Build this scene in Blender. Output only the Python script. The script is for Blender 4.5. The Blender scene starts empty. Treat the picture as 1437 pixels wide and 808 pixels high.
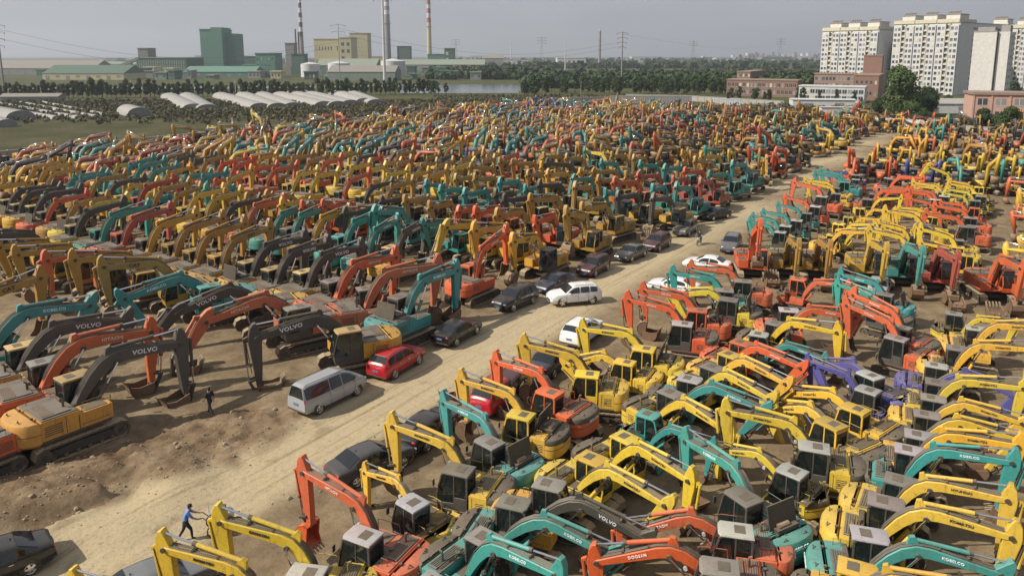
import bpy, bmesh, math, random
import numpy as np
from mathutils import Vector, Matrix, noise as mnoise
R = math.radians
random.seed(7)
SC = bpy.context.scene
COL = SC.collection

# ------------------------------------------------------------------ camera geometry (26 mm phone lens, top of the frame cropped away)
CAM_H = 21.5
F_PX, CX, CY, Y_HOR = 1050.0, 718.5, 260.0, 78.0
PITCH = math.atan((CY - Y_HOR) / F_PX)

def ground(x, y, z=0.0):
    """photo pixel -> point at height z"""
    dx = (x - CX) / F_PX; dz = -(y - CY) / F_PX
    wy = math.cos(PITCH) + dz * math.sin(PITCH)
    wz = -math.sin(PITCH) + dz * math.cos(PITCH)
    t = (z - CAM_H) / wz
    return (dx * t, wy * t)

def project(X, Y, Z):
    Z -= CAM_H
    d = Y * math.cos(PITCH) - Z * math.sin(PITCH)
    u = Y * math.sin(PITCH) + Z * math.cos(PITCH)
    if d < 1: return (-9999, -9999)
    return (CX + F_PX * X / d, CY - F_PX * u / d)

ROAD_AZ = R(56)
UX, UY = math.cos(ROAD_AZ), math.sin(ROAD_AZ)
def uv(u, v): return (u * UX - v * UY, u * UY + v * UX)
def to_uv(x, y): return (x * UX + y * UY, -x * UY + y * UX)

# ------------------------------------------------------------------ materials
def new_mat(name):
    m = bpy.data.materials.new(name); m.use_nodes = True
    nt = m.node_tree; b = nt.nodes['Principled BSDF']
    return m, nt, b
def N(nt, typ, **kw):
    n = nt.nodes.new(typ)
    for k, v in kw.items():
        if k.startswith('i_'): n.inputs[k[2:].replace('_', ' ')].default_value = v
        else: setattr(n, k, v)
    return n
def noise_tex(nt, vec, scale, detail=4, rough=.6):
    n = nt.nodes.new('ShaderNodeTexNoise')
    n.inputs['Scale'].default_value = scale; n.inputs['Detail'].default_value = detail; n.inputs['Roughness'].default_value = rough
    if vec is not None: nt.links.new(vec, n.inputs['Vector'])
    return n.outputs['Fac']
def ramp(nt, fac, stops):
    r = nt.nodes.new('ShaderNodeValToRGB'); e = r.color_ramp.elements
    while len(e) < len(stops): e.new(.5)
    for k, (p, c) in enumerate(stops):
        e[k].position = p; e[k].color = (*c, 1) if len(c) == 3 else c
    nt.links.new(fac, r.inputs['Fac']); return r.outputs['Color']
def mix(nt, fac, a, b, mode='MIX'):
    m = nt.nodes.new('ShaderNodeMix'); m.data_type = 'RGBA'; m.blend_type = mode
    for s, val in ((m.inputs['Factor'], fac), (m.inputs[6], a), (m.inputs[7], b)):
        if isinstance(val, (int, float)): s.default_value = val
        elif isinstance(val, tuple): s.default_value = (*val, 1) if len(val) == 3 else val
        else: nt.links.new(val, s)
    return m.outputs[2]
def mth(nt, op, a, b=None, clamp=False):
    m = nt.nodes.new('ShaderNodeMath'); m.operation = op; m.use_clamp = clamp
    for k, val in enumerate((a, b)):
        if val is None: continue
        if isinstance(val, (int, float)): m.inputs[k].default_value = val
        else: nt.links.new(val, m.inputs[k])
    return m.outputs[0]
def coords(nt, kind='Object'):
    return nt.nodes.new('ShaderNodeTexCoord').outputs[kind]
def bump(nt, b, fac, strength, dist=.05):
    n = nt.nodes.new('ShaderNodeBump'); n.inputs['Strength'].default_value = strength; n.inputs['Distance'].default_value = dist
    nt.links.new(fac, n.inputs['Height']); nt.links.new(n.outputs[0], b.inputs['Normal'])

DUST = (.36, .28, .18)
def paint_like(name, colour_socket_fn, rough=.42, dust=.55, metal=0.0, grime=.5):
    """paint with weathering: dust that lies on what faces up, dirt streaks, faded patches"""
    m, nt, b = new_mat(name)
    geo = nt.nodes.new('ShaderNodeNewGeometry')
    base = colour_socket_fn(nt)
    pos = geo.outputs['Position']
    big = noise_tex(nt, pos, .9, 3)
    fine = noise_tex(nt, pos, 6.0, 5, .7)
    sep = nt.nodes.new('ShaderNodeSeparateXYZ'); nt.links.new(geo.outputs['Normal'], sep.inputs[0])
    up = mth(nt, 'MULTIPLY', mth(nt, 'MAXIMUM', sep.outputs['Z'], 0.0), dust)
    dm = mth(nt, 'MULTIPLY', mth(nt, 'ADD', mth(nt, 'MULTIPLY', up, mth(nt, 'ADD', big, .25)), .10), mth(nt, 'ADD', fine, .45), clamp=True)
    worn = ramp(nt, fine, [(.32, (.55, .5, .45)), (.5, (1, 1, 1)), (.75, (1.0, .98, .94))])
    c1 = mix(nt, grime, base, mix(nt, 1.0, base, worn, 'MULTIPLY'))
    fade = ramp(nt, big, [(.3, (.82, .80, .80)), (.7, (1, 1, 1))])
    c1 = mix(nt, 1.0, c1, fade, 'MULTIPLY')
    if name.startswith('machine'):
        ms = nt.nodes.new('ShaderNodeMapping'); nt.links.new(pos, ms.inputs['Vector']); ms.inputs['Scale'].default_value = (5, 5, .7)
        stn = noise_tex(nt, ms.outputs[0], 1.0, 5, .65)
        c1 = mix(nt, mth(nt, 'MULTIPLY', ramp(nt, stn, [(.56, (0, 0, 0)), (.72, (1, 1, 1))]), .55), c1, (.10, .065, .035))
        rn = noise_tex(nt, pos, 2.3, 6, .8)
        c1 = mix(nt, mth(nt, 'MULTIPLY', ramp(nt, rn, [(.62, (0, 0, 0)), (.66, (1, 1, 1))]), .75), c1, (.16, .075, .035))
    c2 = mix(nt, dm, c1, DUST)
    nt.links.new(c2, b.inputs['Base Color'])
    rr = mth(nt, 'ADD', mth(nt, 'MULTIPLY', dm, .5), rough, clamp=True)
    nt.links.new(rr, b.inputs['Roughness'])
    b.inputs['Metallic'].default_value = metal
    return m
def const(c):
    def f(nt):
        n = nt.nodes.new('ShaderNodeRGB'); n.outputs[0].default_value = (*c, 1); return n.outputs[0]
    return f
def objcol(nt): return nt.nodes.new('ShaderNodeObjectInfo').outputs['Color']
def attrcol(nt):
    a = nt.nodes.new('ShaderNodeAttribute'); a.attribute_name = 'Col'; return a.outputs['Color']

M = {}
M['paint'] = paint_like('machine_paint', objcol, dust=.24)
M['paint_attr'] = paint_like('machine_paint_far', attrcol, dust=.22)
M['dark'] = paint_like('dark_steel', const((.035, .035, .037)), rough=.5, dust=.35)
M['track'] = paint_like('track_steel', const((.10, .08, .06)), rough=.7, dust=1.3, grime=.8)
M['rust'] = paint_like('worn_bucket_steel', const((.17, .095, .055)), rough=.7, dust=.9, grime=.9)
M['grey'] = paint_like('grey_panel', const((.10, .10, .105)), rough=.5, dust=.3)
M['rubber'] = paint_like('rubber', const((.02, .02, .02)), rough=.8, dust=.5)
M['seatm'] = paint_like('seat_fabric', const((.06, .07, .05)), rough=.8, dust=.2)
def simple(name, c, rough=.5, metal=0.0, emit=None):
    m, nt, b = new_mat(name)
    b.inputs['Base Color'].default_value = (*c, 1); b.inputs['Roughness'].default_value = rough; b.inputs['Metallic'].default_value = metal
    return m
M['chrome'] = simple('chrome_rod', (.72, .72, .74), .18, 1.0)
M['lamp_w'] = simple('lamp_glass', (.7, .72, .75), .1, .4)
M['lamp_r'] = simple('tail_lamp', (.45, .01, .015), .2)
M['plate'] = simple('number_plate', (.10, .16, .32), .5)
M['letter'] = simple('lettering', (.8, .8, .8), .6)
nt = M['letter'].node_tree; nt.links.new(objcol(nt), nt.nodes['Principled BSDF'].inputs['Base Color'])
def glass(name, tint, alpha):
    m, nt, b = new_mat(name)
    b.inputs['Base Color'].default_value = (*tint, 1); b.inputs['Roughness'].default_value = .06
    b.inputs['Specular IOR Level'].default_value = .8
    b.inputs['Alpha'].default_value = alpha
    return m
M['glass'] = glass('cab_glass', (.012, .018, .018), .86)
M['carglass'] = glass('car_glass', (.015, .018, .02), .93)
# car paint: object colour, clear coat, film of dust
m, nt, b = new_mat('car_paint'); M['carpaint'] = m
oc = objcol(nt); geo = nt.nodes.new('ShaderNodeNewGeometry')
sep = nt.nodes.new('ShaderNodeSeparateXYZ'); nt.links.new(geo.outputs['Normal'], sep.inputs[0])
f = noise_tex(nt, geo.outputs['Position'], 2.5, 5)
dm = mth(nt, 'MULTIPLY', mth(nt, 'MAXIMUM', sep.outputs['Z'], .05), mth(nt, 'MULTIPLY', f, .14), clamp=True)
nt.links.new(mix(nt, dm, oc, DUST), b.inputs['Base Color'])
nt.links.new(mth(nt, 'ADD', mth(nt, 'MULTIPLY', dm, 1.2), .22, clamp=True), b.inputs['Roughness'])
b.inputs['Coat Weight'].default_value = .5; b.inputs['Coat Roughness'].default_value = .08

SLOTS = ['paint', 'dark', 'track', 'rust', 'grey', 'rubber', 'glass', 'chrome', 'lamp_w', 'lamp_r', 'carpaint', 'carglass', 'seatm', 'plate']
for s in SLOTS: assert s in M

# ------------------------------------------------------------------ mesh builder
class MB:
    def __init__(s): s.v = []; s.f = []; s.m = []
    def add(s, vs, fs, mat):
        o = len(s.v); s.v += [tuple(p) for p in vs]
        for f in fs: s.f.append(tuple(o + i for i in f)); s.m.append(mat)
        return s
    def box(s, x0, x1, y0, y1, z0, z1, mat='paint'):
        vs = [(x, y, z) for x in (x0, x1) for y in (y0, y1) for z in (z0, z1)]
        return s.add(vs, [(0, 1, 3, 2), (4, 6, 7, 5), (0, 4, 5, 1), (2, 3, 7, 6), (0, 2, 6, 4), (1, 5, 7, 3)], mat)
    def loft(s, rings, mat='paint', caps=True, closed=True):
        n = len(rings[0]); vs = [p for r in rings for p in r]; fs = []
        for k in range(len(rings) - 1):
            for i in range(n if closed else n - 1):
                j = (i + 1) % n
                fs.append((k * n + i, k * n + j, (k + 1) * n + j, (k + 1) * n + i))
        if caps:
            fs.append(tuple(range(n - 1, -1, -1))); fs.append(tuple(range((len(rings) - 1) * n, len(rings) * n)))
        return s.add(vs, fs, mat)
    def prism(s, prof, y0, y1, mat='paint', ch=0.0):
        """profile in x,z extruded along y, edges chamfered by ch"""
        if ch <= 0:
            return s.loft([[(x, y0, z) for x, z in prof], [(x, y1, z) for x, z in prof]], mat)
        ins = inset(prof, ch)
        return s.loft([[(x, y0, z) for x, z in ins], [(x, y0 + ch, z) for x, z in prof], [(x, y1 - ch, z) for x, z in prof], [(x, y1, z) for x, z in ins]], mat)
    def plan(s, prof, levels, mat='paint'):
        """outline in x,y lofted through (z, inset) levels"""
        return s.loft([[(x, y, z) for x, y in inset(prof, i)] for z, i in levels], mat)
    def cyl(s, p0, p1, r0, r1=None, n=10, mat='dark', caps=True):
        r1 = r0 if r1 is None else r1
        p0 = Vector(p0); p1 = Vector(p1); d = (p1 - p0)
        if d.length < 1e-6: return s
        d.normalize(); a = d.orthogonal().normalized(); b = d.cross(a)
        ring = lambda c, r: [tuple(c + a * (r * math.cos(t)) + b * (r * math.sin(t))) for t in [2 * math.pi * k / n for k in range(n)]]
        return s.loft([ring(p0, r0), ring(p1, r1)], mat, caps)
    def tube(s, pts, r, n=6, mat='dark'):
        pts = [Vector(p) for p in pts]; rings = []
        ref = Vector((0, 0, 1))
        for k, p in enumerate(pts):
            d = (pts[min(k + 1, len(pts) - 1)] - pts[max(k - 1, 0)]).normalized()
            a = d.cross(ref)
            if a.length < .05: a = d.cross(Vector((0, 1, 0)))
            a.normalize(); b = d.cross(a)
            rr = r[k] if isinstance(r, (list, tuple)) else r
            rings.append([tuple(p + a * (rr * math.cos(t)) + b * (rr * math.sin(t))) for t in [2 * math.pi * i / n for i in range(n)]])
        return s.loft(rings, mat)
    def ball(s, c, r, mat='dark', seg=8, ring=6):
        rx, ry, rz = r if isinstance(r, (tuple, list)) else (r, r, r)
        rings = []
        for k in range(1, ring):
            t = math.pi * k / ring
            rings.append([(c[0] + rx * math.sin(t) * math.cos(a), c[1] + ry * math.sin(t) * math.sin(a), c[2] + rz * math.cos(t)) for a in [2 * math.pi * i / seg for i in range(seg)]])
        return s.loft(rings, mat)
    def join(s, o, tf=None):
        b = len(s.v); s.v += [tuple(tf(p)) if tf else p for p in o.v]
        s.f += [tuple(b + i for i in f) for f in o.f]; s.m += o.m; return s
    def mesh(s, name, bevel=0.0, smooth=35, seg=1, extra=None):
        me = bpy.data.meshes.new(name); me.from_pydata(s.v, [], s.f)
        mats = []
        for mm in s.m:
            if mm not in mats: mats.append(mm)
        for mm in mats: me.materials.append((extra or {}).get(mm) or M[mm])
        idx = [mats.index(mm) for mm in s.m]
        me.polygons.foreach_set('material_index', idx)
        bm = bmesh.new(); bm.from_mesh(me)
        bmesh.ops.recalc_face_normals(bm, faces=bm.faces)
        if bevel > 0:
            ed = [e for e in bm.edges if len(e.link_faces) == 2 and e.calc_face_angle(0) > R(30) and e.calc_length() > bevel * 2.2]
            bmesh.ops.bevel(bm, geom=ed, offset=bevel, segments=seg, affect='EDGES', clamp_overlap=True)
        bm.to_mesh(me); bm.free()
        if smooth:
            me.polygons.foreach_set('use_smooth', [True] * len(me.polygons))
            me.set_sharp_from_angle(angle=R(smooth))
        me.update(); return me

def inset(prof, d):
    if d == 0: return list(prof)
    n = len(prof); A = sum(prof[i][0] * prof[(i + 1) % n][1] - prof[(i + 1) % n][0] * prof[i][1] for i in range(n))
    sg = 1 if A > 0 else -1; out = []
    for i in range(n):
        p0, p1, p2 = prof[i - 1], prof[i], prof[(i + 1) % n]
        a = (p1[0] - p0[0], p1[1] - p0[1]); b = (p2[0] - p1[0], p2[1] - p1[1])
        la = math.hypot(*a) or 1; lb = math.hypot(*b) or 1
        na = (-a[1] / la * sg, a[0] / la * sg); nb = (-b[1] / lb * sg, b[0] / lb * sg)
        mx, my = na[0] + nb[0], na[1] + nb[1]; l = math.hypot(mx, my) or 1
        k = d / max(.45, (mx * na[0] + my * na[1]) / l)
        out.append((p1[0] + mx / l * k, p1[1] + my / l * k))
    return out

def link(name, me, parent=None, color=None, loc=(0, 0, 0), rot=(0, 0, 0), scale=None):
    o = bpy.data.objects.new(name, me); COL.objects.link(o)
    if parent: o.parent = parent
    o.location = loc; o.rotation_euler = rot
    if scale: o.scale = scale
    if color: o.color = (*color, 1)
    return o
def empty(name, loc, rz=0):
    o = bpy.data.objects.new(name, None); COL.objects.link(o)
    o.location = loc; o.rotation_euler = (0, 0, rz); o.empty_display_size = .3
    return o
def tag(o, label=None, cat=None, group=None, kind=None):
    if label: o['label'] = label
    if cat: o['category'] = cat
    if group: o['group'] = group
    if kind: o['kind'] = kind
    return o
_txt = {}
def text_mesh(word, extrude=.012):
    """letters as a mesh, unit height, centred"""
    if word in _txt: return _txt[word]
    cu = bpy.data.curves.new('lettering', 'FONT'); cu.body = word; cu.size = 1.0; cu.extrude = extrude
    cu.align_x = 'CENTER'; cu.align_y = 'CENTER'; cu.offset = .018; cu.resolution_u = 2; cu.space_character = 1.05
    ob = bpy.data.objects.new('tmp_text', cu); COL.objects.link(ob)
    dg = bpy.context.evaluated_depsgraph_get()
    me = bpy.data.meshes.new_from_object(ob.evaluated_get(dg))
    bpy.data.objects.remove(ob); me.name = 'lettering'
    me.materials.clear(); me.materials.append(M['letter']); _txt[word] = me
    return me
SUN_E=5.0; SKY_S=.070; HAZE=.00017; EXPO=0.22; CLOUD0=(4.7,5.0,5.75); CLOUD1=(6.9,7.05,7.55)
# ------------------------------------------------------------------ excavators
CLS = {
 'L': dict(tl=1.72, tr=.44, ty=1.17, tw=.6, z0=1.08, zh=2.2, hw=1.36, xf=1.45, xc=-1.75, xr=-2.8, rnd=.55,
           cab=(-.02, 1.72, .36, 1.36, 1.1, 3.0), F=(.28, 1.75), Lb=5.7, Ls=2.95, bs=1.0, bw=.30, side=1.95, yb=0.0),
 'M': dict(tl=1.42, tr=.38, ty=1.0, tw=.5, z0=.92, zh=1.98, hw=1.22, xf=1.25, xc=-1.1, xr=-1.88, rnd=.55,
           cab=(-.18, 1.42, .26, 1.22, .94, 2.8), F=(.3, 1.5), Lb=4.6, Ls=2.4, bs=.82, bw=.25, side=1.7, yb=0.0),
 'S': dict(tl=1.06, tr=.33, ty=.87, tw=.42, z0=.74, zh=1.55, hw=1.08, xf=.95, xc=-.75, xr=-1.42, rnd=1.0,
           cab=(-.45, 1.02, .10, 1.08, .76, 2.55), F=(.72, 1.2), Lb=3.7, Ls=1.85, bs=.62, bw=.18, side=1.35, yb=-.22),
}
BUCKET_CURVE = [(-.02, -.12), (-.16, .12), (-.08, .5), (.2, .78), (.62, .86), (.98, .66), (1.2, .34), (1.32, .05)]

def part_meshes(c, lod=0):
    """every part of a class as an MB, in the part's own frame"""
    p = CLS[c]; q = {}
    # --- track: belt with grousers round sprocket and idler
    def stadium(r, n):
        pts = []
        for k in range(n + 1):
            a = -math.pi / 2 + math.pi * k / n; pts.append((p['tl'] + r * math.cos(a), p['tr'] + r * math.sin(a)))
        for k in range(n + 1):
            a = math.pi / 2 + math.pi * k / n; pts.append((-p['tl'] + r * math.cos(a), p['tr'] + r * math.sin(a)))
        return pts
    def resample(pts, n):
        pts = pts + [pts[0]]; L = [0]
        for a, b in zip(pts, pts[1:]): L.append(L[-1] + math.dist(a, b))
        out = []; j = 0
        for k in range(n):
            t = L[-1] * k / n
            while L[j + 1] < t: j += 1
            f = (t - L[j]) / max(1e-9, L[j + 1] - L[j]); out.append((pts[j][0] + (pts[j + 1][0] - pts[j][0]) * f, pts[j][1] + (pts[j + 1][1] - pts[j][1]) * f))
        return out
    b = MB(); hw = p['tw'] / 2; tr = p['tr']
    if lod:
        b.prism(stadium(tr, 4), -hw, hw, 'track')
        b.prism(stadium(tr * .72, 4), -hw - .01, hw + .01, 'dark')
    else:
        n = 84; out = resample(stadium(tr, 12), n)
        outer = [(x * (1 + (0 if k % 3 else .014)) , tr + (z - tr) * (1 + (0 if k % 3 else .07))) for k, (x, z) in enumerate(out)]
        inner = resample(stadium(tr * .78, 12), n)
        b.loft([[(x, -hw, z) for x, z in outer], [(x, hw, z) for x, z in outer], [(x, hw, z) for x, z in inner], [(x, -hw, z) for x, z in inner], [(x, -hw, z) for x, z in outer]], 'track', caps=False)
    q['track'] = b
    if not lod:
        b = MB(); h2 = hw * .62
        b.prism([(-p['tl'] * .86, tr * .55), (p['tl'] * .86, tr * .55), (p['tl'] * .9, tr * 1.15), (p['tl'] * .4, tr * 1.42), (-p['tl'] * .4, tr * 1.42), (-p['tl'] * .9, tr * 1.15)], -h2, h2, 'dark')
        for sx in (-1, 1):
            b.cyl((sx * p['tl'], -h2 - .03, tr), (sx * p['tl'], h2 + .03, tr), tr * .74, n=16, mat='track')
            b.cyl((sx * p['tl'], -h2 - .07, tr), (sx * p['tl'], h2 + .07, tr), tr * .3, n=10, mat='dark')
        for k in range(6):
            x = -p['tl'] * .78 + p['tl'] * 1.56 * k / 5
            b.cyl((x, -h2 - .02, tr * .42), (x, h2 + .02, tr * .42), tr * .22, n=8, mat='rust')
        q['roller_frame'] = b
    # --- undercarriage
    b = MB(); zz = p['z0']
    b.box(-.75, .75, -p['ty'] + hw * .7, p['ty'] - hw * .7, tr * .75, tr * 1.5, 'dark')
    b.cyl((0, 0, tr * 1.4), (0, 0, zz + .02), .62 * p['bs'] ** .5, n=8 if lod else 20, mat='dark')
    q['undercarriage'] = b
    # --- body
    b = MB(); h = p['hw']; xf, xc, zh, z0 = p['xf'], p['xc'], p['zh'], p['z0']; cb = p['cab']
    b.box(xc, xf - .12, -h + .02, h - .02, z0, z0 + .14, 'paint')
    b.box(-.12, xf, -h, -p['bw'] - .14 + min(0, p['yb']), z0 + .14, p['side'], 'paint')               # tank and tool box
    b.box(xc, cb[0] - .06, -h, h, z0 + .14, zh - .05, 'paint')                     # engine housing
    b.box(-.12, .35 * p['bs'], -p['bw'] - .13, p['bw'] + .0, z0 + .14, zh - .3, 'dark')
    b.box(cb[0] - .06, xf - .3, p['bw'] + .02, h - .04, z0 + .1, z0 + .3, 'dark')
    b.box(xc + .06, cb[0] - .1, -h + .06, h - .06, zh - .06, zh - .0, 'grey' if c == 'L' else 'paint'); b.box(xc + .14, cb[0] - .34, -h + .2, h * .45, zh - .02, zh + .06, 'grey'); b.box(cb[0] - .30, cb[0] - .1, -h + .12, h - .12, zh - .03, zh + .012, 'dark')      # hood panel
    if not lod:
        for k in range(6): b.box(xc + .2 + k * .09, xc + .24 + k * .09, -h + .3, h * .35, zh + .05, zh + .085, 'dark')
        for sy in (-1, 1):
            b.box(xc, xf - .1, sy * h - .014, sy * h + .014, z0 + .0, z0 + .13, 'dark')
            b.box(.0 if sy < 0 else cb[0] - .4, xf - .1 if sy < 0 else cb[0] - .38, sy * h - .012, sy * h + .012, z0 + .3, z0 + .33, 'dark')
            b.box(cb[0] - .5, cb[0] - .44, sy * h - .02, sy * h + .02, z0 + .45, z0 + .5, 'chrome')
        for sy in (-1, 1):                                                        # louvres and door seams
            x0, x1 = xc + .14, xc + .14 + (cb[0] - xc) * .45
            for k in range(5):
                zz2 = z0 + .32 + k * (zh - z0 - .6) / 5
                b.box(x0, x1, sy * h - .012, sy * h + .012, zz2, zz2 + .05, 'dark')
            b.box(x1 + .14, x1 + .17, sy * h - .01, sy * h + .01, z0 + .2, zh - .12, 'dark')
        b.box(.25, xf - .2, -h + .1, -p['bw'] - .26, p['side'], p['side'] + .03, 'dark')
        for yy in (-h + .05,):
            b.tube([(xf - .08, yy, z0 + .5), (xf - .05, yy, p['side'] + .45), (xf - .35, yy, p['side'] + .5), (.1, yy, p['side'] + .5), (.05, yy, p['side'] + .05)], .02, 5, 'dark')
        b.cyl((cb[0] - .45, -h * .45, zh), (cb[0] - .45, -h * .45, zh + .38), .06, n=8, mat='dark')
        b.tube([(cb[0] - .45, -h * .45, zh + .36), (cb[0] - .47, -h * .45, zh + .46), (cb[0] - .58, -h * .45, zh + .5)], .05, 6, 'dark')
        b.tube([(xc + .3, h - .3, zh), (xc + .3, h - .3, zh + .28), (cb[0] - .35, h - .3, zh + .28), (cb[0] - .35, h - .3, zh)], .018, 5, 'dark')
        b.cyl((cb[0] - .25, h * .1, zh - .02), (cb[0] - .25, h * .1, zh + .16), .1, n=10, mat='dark')
    q['body'] = b
    # --- counterweight, rounded in plan
    b = MB(); xr = p['xr']; rr = p['rnd']
    pr = [(xc - .01, -h), (xc - .01, h)]
    n = 4 if lod else 10
    for k in range(n + 1):
        a = math.pi / 2 + math.pi * k / n
        cx = math.cos(a); sy = math.sin(a)
        ex = 2.0 / (1.2 + 2.2 * (1 - rr))
        pr.append((xc - .25 * (1 - rr) + (xr - xc + .25 * (1 - rr)) * abs(cx) ** ex, h * math.copysign(abs(sy) ** ex, sy)))
    b.plan(pr, [(z0 - .06, .1), (z0 + .06, 0), (zh - .2, 0), (zh - .06, .07), (zh - .02, .16)], 'paint')
    if not lod:
        zm = (z0 + zh) / 2 - .05
        b.plan(inset(pr, -.004), [(zm, .004), (zm + .001, 0), (zm + .035, 0), (zm + .036, .004)], 'dark')
        for sy in (-1, 1):
            b.cyl((xc - .12, sy * h * .5, zh - .04), (xc - .12, sy * h * .5, zh + .07), .07, n=8, mat='dark')
            b.tube([(xr * .62 + xc * .38, sy * h * .45 - .12, zh - .03), (xr * .62 + xc * .38, sy * h * .45, zh + .1), (xr * .62 + xc * .38, sy * h * .45 + .12, zh - .03)], .025, 5, 'dark')
        tb = MB(); tb.plan(pr, [(zh - .3, -.012), (zh - .2, -.014), (zh - .06, .05), (zh - .0, .15)], 'dark'); q['tail_cover'] = tb
    q['counterweight'] = b
    # --- cab
    x0, x1, y0, y1, z0c, z1c = cb; H = z1c - z0c
    lowf = z0c + H * .36
    P = lambda x, z: (x, z)
    prof = [(x0, z0c), (x1 - .12, z0c), (x1, lowf), (x1 - .28 * (H / 1.9), z1c - .1), (x1 - .42, z1c), (x0 + .12, z1c), (x0, z1c - .14)]
    if lod:
        b = MB(); b.prism([(x0, z0c), (x1 - .12, z0c), (x1, lowf), (x0, lowf)], y0, y1, 'paint')
        b.prism([(x0, lowf), (x0 + .13, lowf), (x0 + .13, z1c - .12), (x0, z1c - .12)], y0, y1, 'paint')
        b.box(x0, x1 - .25, y0 - .01, y1 + .01, z1c - .12, z1c, 'paint')
        q['cab'] = b
        b = MB(); b.prism([(x0 + .13, lowf), (x1 - .02, lowf), (x1 - .3, z1c - .12), (x0 + .13, z1c - .12)], y0 + .03, y1 - .03, 'glass'); q['window'] = b
    else:
        b = MB(); t = .075
        for yy0, yy1 in ((y0, y0 + t), (y1 - t, y1)):
            for i, (a, c2) in enumerate(zip(prof, prof[1:] + prof[:1])):
                if i == 0: continue
                w = t if i in (1, 2) else t * 1.2
                a1 = Vector(a); c1 = Vector(c2); d = (c1 - a1).normalized(); nn = Vector((-d.y, d.x))
                b.prism([tuple(a1), tuple(c1), tuple(c1 + nn * w), tuple(a1 + nn * w)], yy0, yy1, 'paint')
            b.prism([(x0, z0c), (x1 - .12, z0c), (x1 - .06, z0c + H * .2), (x0 + (x1 - x0) * .45, z0c + H * .24), (x0 + (x1 - x0) * .4, lowf + .08), (x0, lowf + .08)], yy0 + .004, yy1 - .004, 'paint')
            xm = x0 + (x1 - x0) * .40
            b.box(xm, xm + .06, yy0 + .003, yy1 - .003, z0c + .1, z1c - .06, 'paint')
        b.box(x0 + .002, x0 + t, y0 + t, y1 - t, z0c, lowf + .15, 'paint')
        b.prism([(x1 - .12, z0c), (x1 - .06, z0c + H * .2), (x1 - .06 - t, z0c + H * .2), (x1 - .12 - t, z0c)], y0 + t, y1 - t, 'paint')
        b.box(x1 - .42, x1 - .36, y0 + t, y1 - t, z1c - .1, z1c - .03, 'paint')
        b.box(x0 + .01, x0 + .06, y0 + t, y1 - t, z1c - .2, z1c - .03, 'paint')
        # mirror arm, hand rail, wiper
        b.tube([(x1 - .1, y1 + .0, z0c + H * .55), (x1 + .02, y1 + .14, z0c + H * .62), (x1 + .02, y1 + .14, z0c + H * .75)], .014, 5, 'dark')
        b.box(x1 - .0, x1 + .04, y1 + .06, y1 + .22, z0c + H * .66, z0c + H * .82, 'dark')
        b.tube([(x0 + .1, y1 + .05, z0c + .25), (x0 + .1, y1 + .07, z0c + 1.0)], .015, 5, 'dark')
        b.tube([(x1 + .0, (y0 + y1) / 2, lowf + .05), (x1 - .12, (y0 + y1) / 2 - .2, lowf + H * .4)], .01, 4, 'dark')
        q['cab'] = b
        b = MB(); ins = .03
        b.prism([(x0 + .03, z0c + H * .26), (x1 - .08, z0c + H * .2), (x1 - .03, lowf), (x1 - .31 * (H / 1.9), z1c - .1), (x0 + .03, z1c - .1)], y0 + ins, y1 - ins, 'glass')
        q['window'] = b
        b = MB(); rp = [(x0 - .03, y0 - .03), (x1 - .34, y0 - .03), (x1 - .24, y0 + .15), (x1 - .24, y1 - .15), (x1 - .34, y1 + .03), (x0 - .03, y1 + .03)]
        b.plan(rp, [(z1c - .07, .03), (z1c - .02, 0), (z1c + .03, .02), (z1c + .055, .1)], 'paint')
        b.box(x0 + .3, x0 + .72, y0 + .22, y1 - .22, z1c + .05, z1c + .068, 'dark')
        q['roof'] = b
        b = MB()
        b.box(x0 + .3, x0 + .8, (y0 + y1) / 2 - .26, (y0 + y1) / 2 + .26, z0c + .35, z0c + .52, 'seatm')
        b.box(x0 + .22, x0 + .36, (y0 + y1) / 2 - .25, (y0 + y1) / 2 + .25, z0c + .5, z0c + 1.15, 'seatm')
        b.box(x1 - .45, x1 - .3, y0 + .25, y1 - .25, z0c + .2, z0c + .85, 'dark')
        q['seat'] = b
    # --- boom
    L = p['Lb']; bw = p['bw']
    cl = [(0, 0), (.1, .085), (.22, .165), (.33, .215), (.43, .226), (.53, .2), (.75, .105), (.95, .018), (1, 0)]
    th = [q_ * (1 if c == 'L' else .84) for q_ in (.028, .042, .052, .058, .06, .055, .044, .034, .028)]
    if lod: cl = [cl[i] for i in (0, 2, 4, 5, 8)]; th = [th[i] for i in (0, 2, 4, 5, 8)]
    top = []; bot = []
    for k, (x, z) in enumerate(cl):
        a = cl[max(0, k - 1)]; c2 = cl[min(len(cl) - 1, k + 1)]
        d = math.atan2(c2[1] - a[1], c2[0] - a[0]); nx, nz = -math.sin(d), math.cos(d)
        top.append(((x + nx * th[k]) * L, (z + nz * th[k]) * L)); bot.append(((x - nx * th[k]) * L, (z - nz * th[k]) * L))
    prof = [(-.03 * L, 0)] + top + [(1.025 * L, -.0 * L)] + bot[::-1]
    b = MB(); b.prism(prof, -bw * .8, bw * .8, 'paint', 0 if lod else .025)
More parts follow.
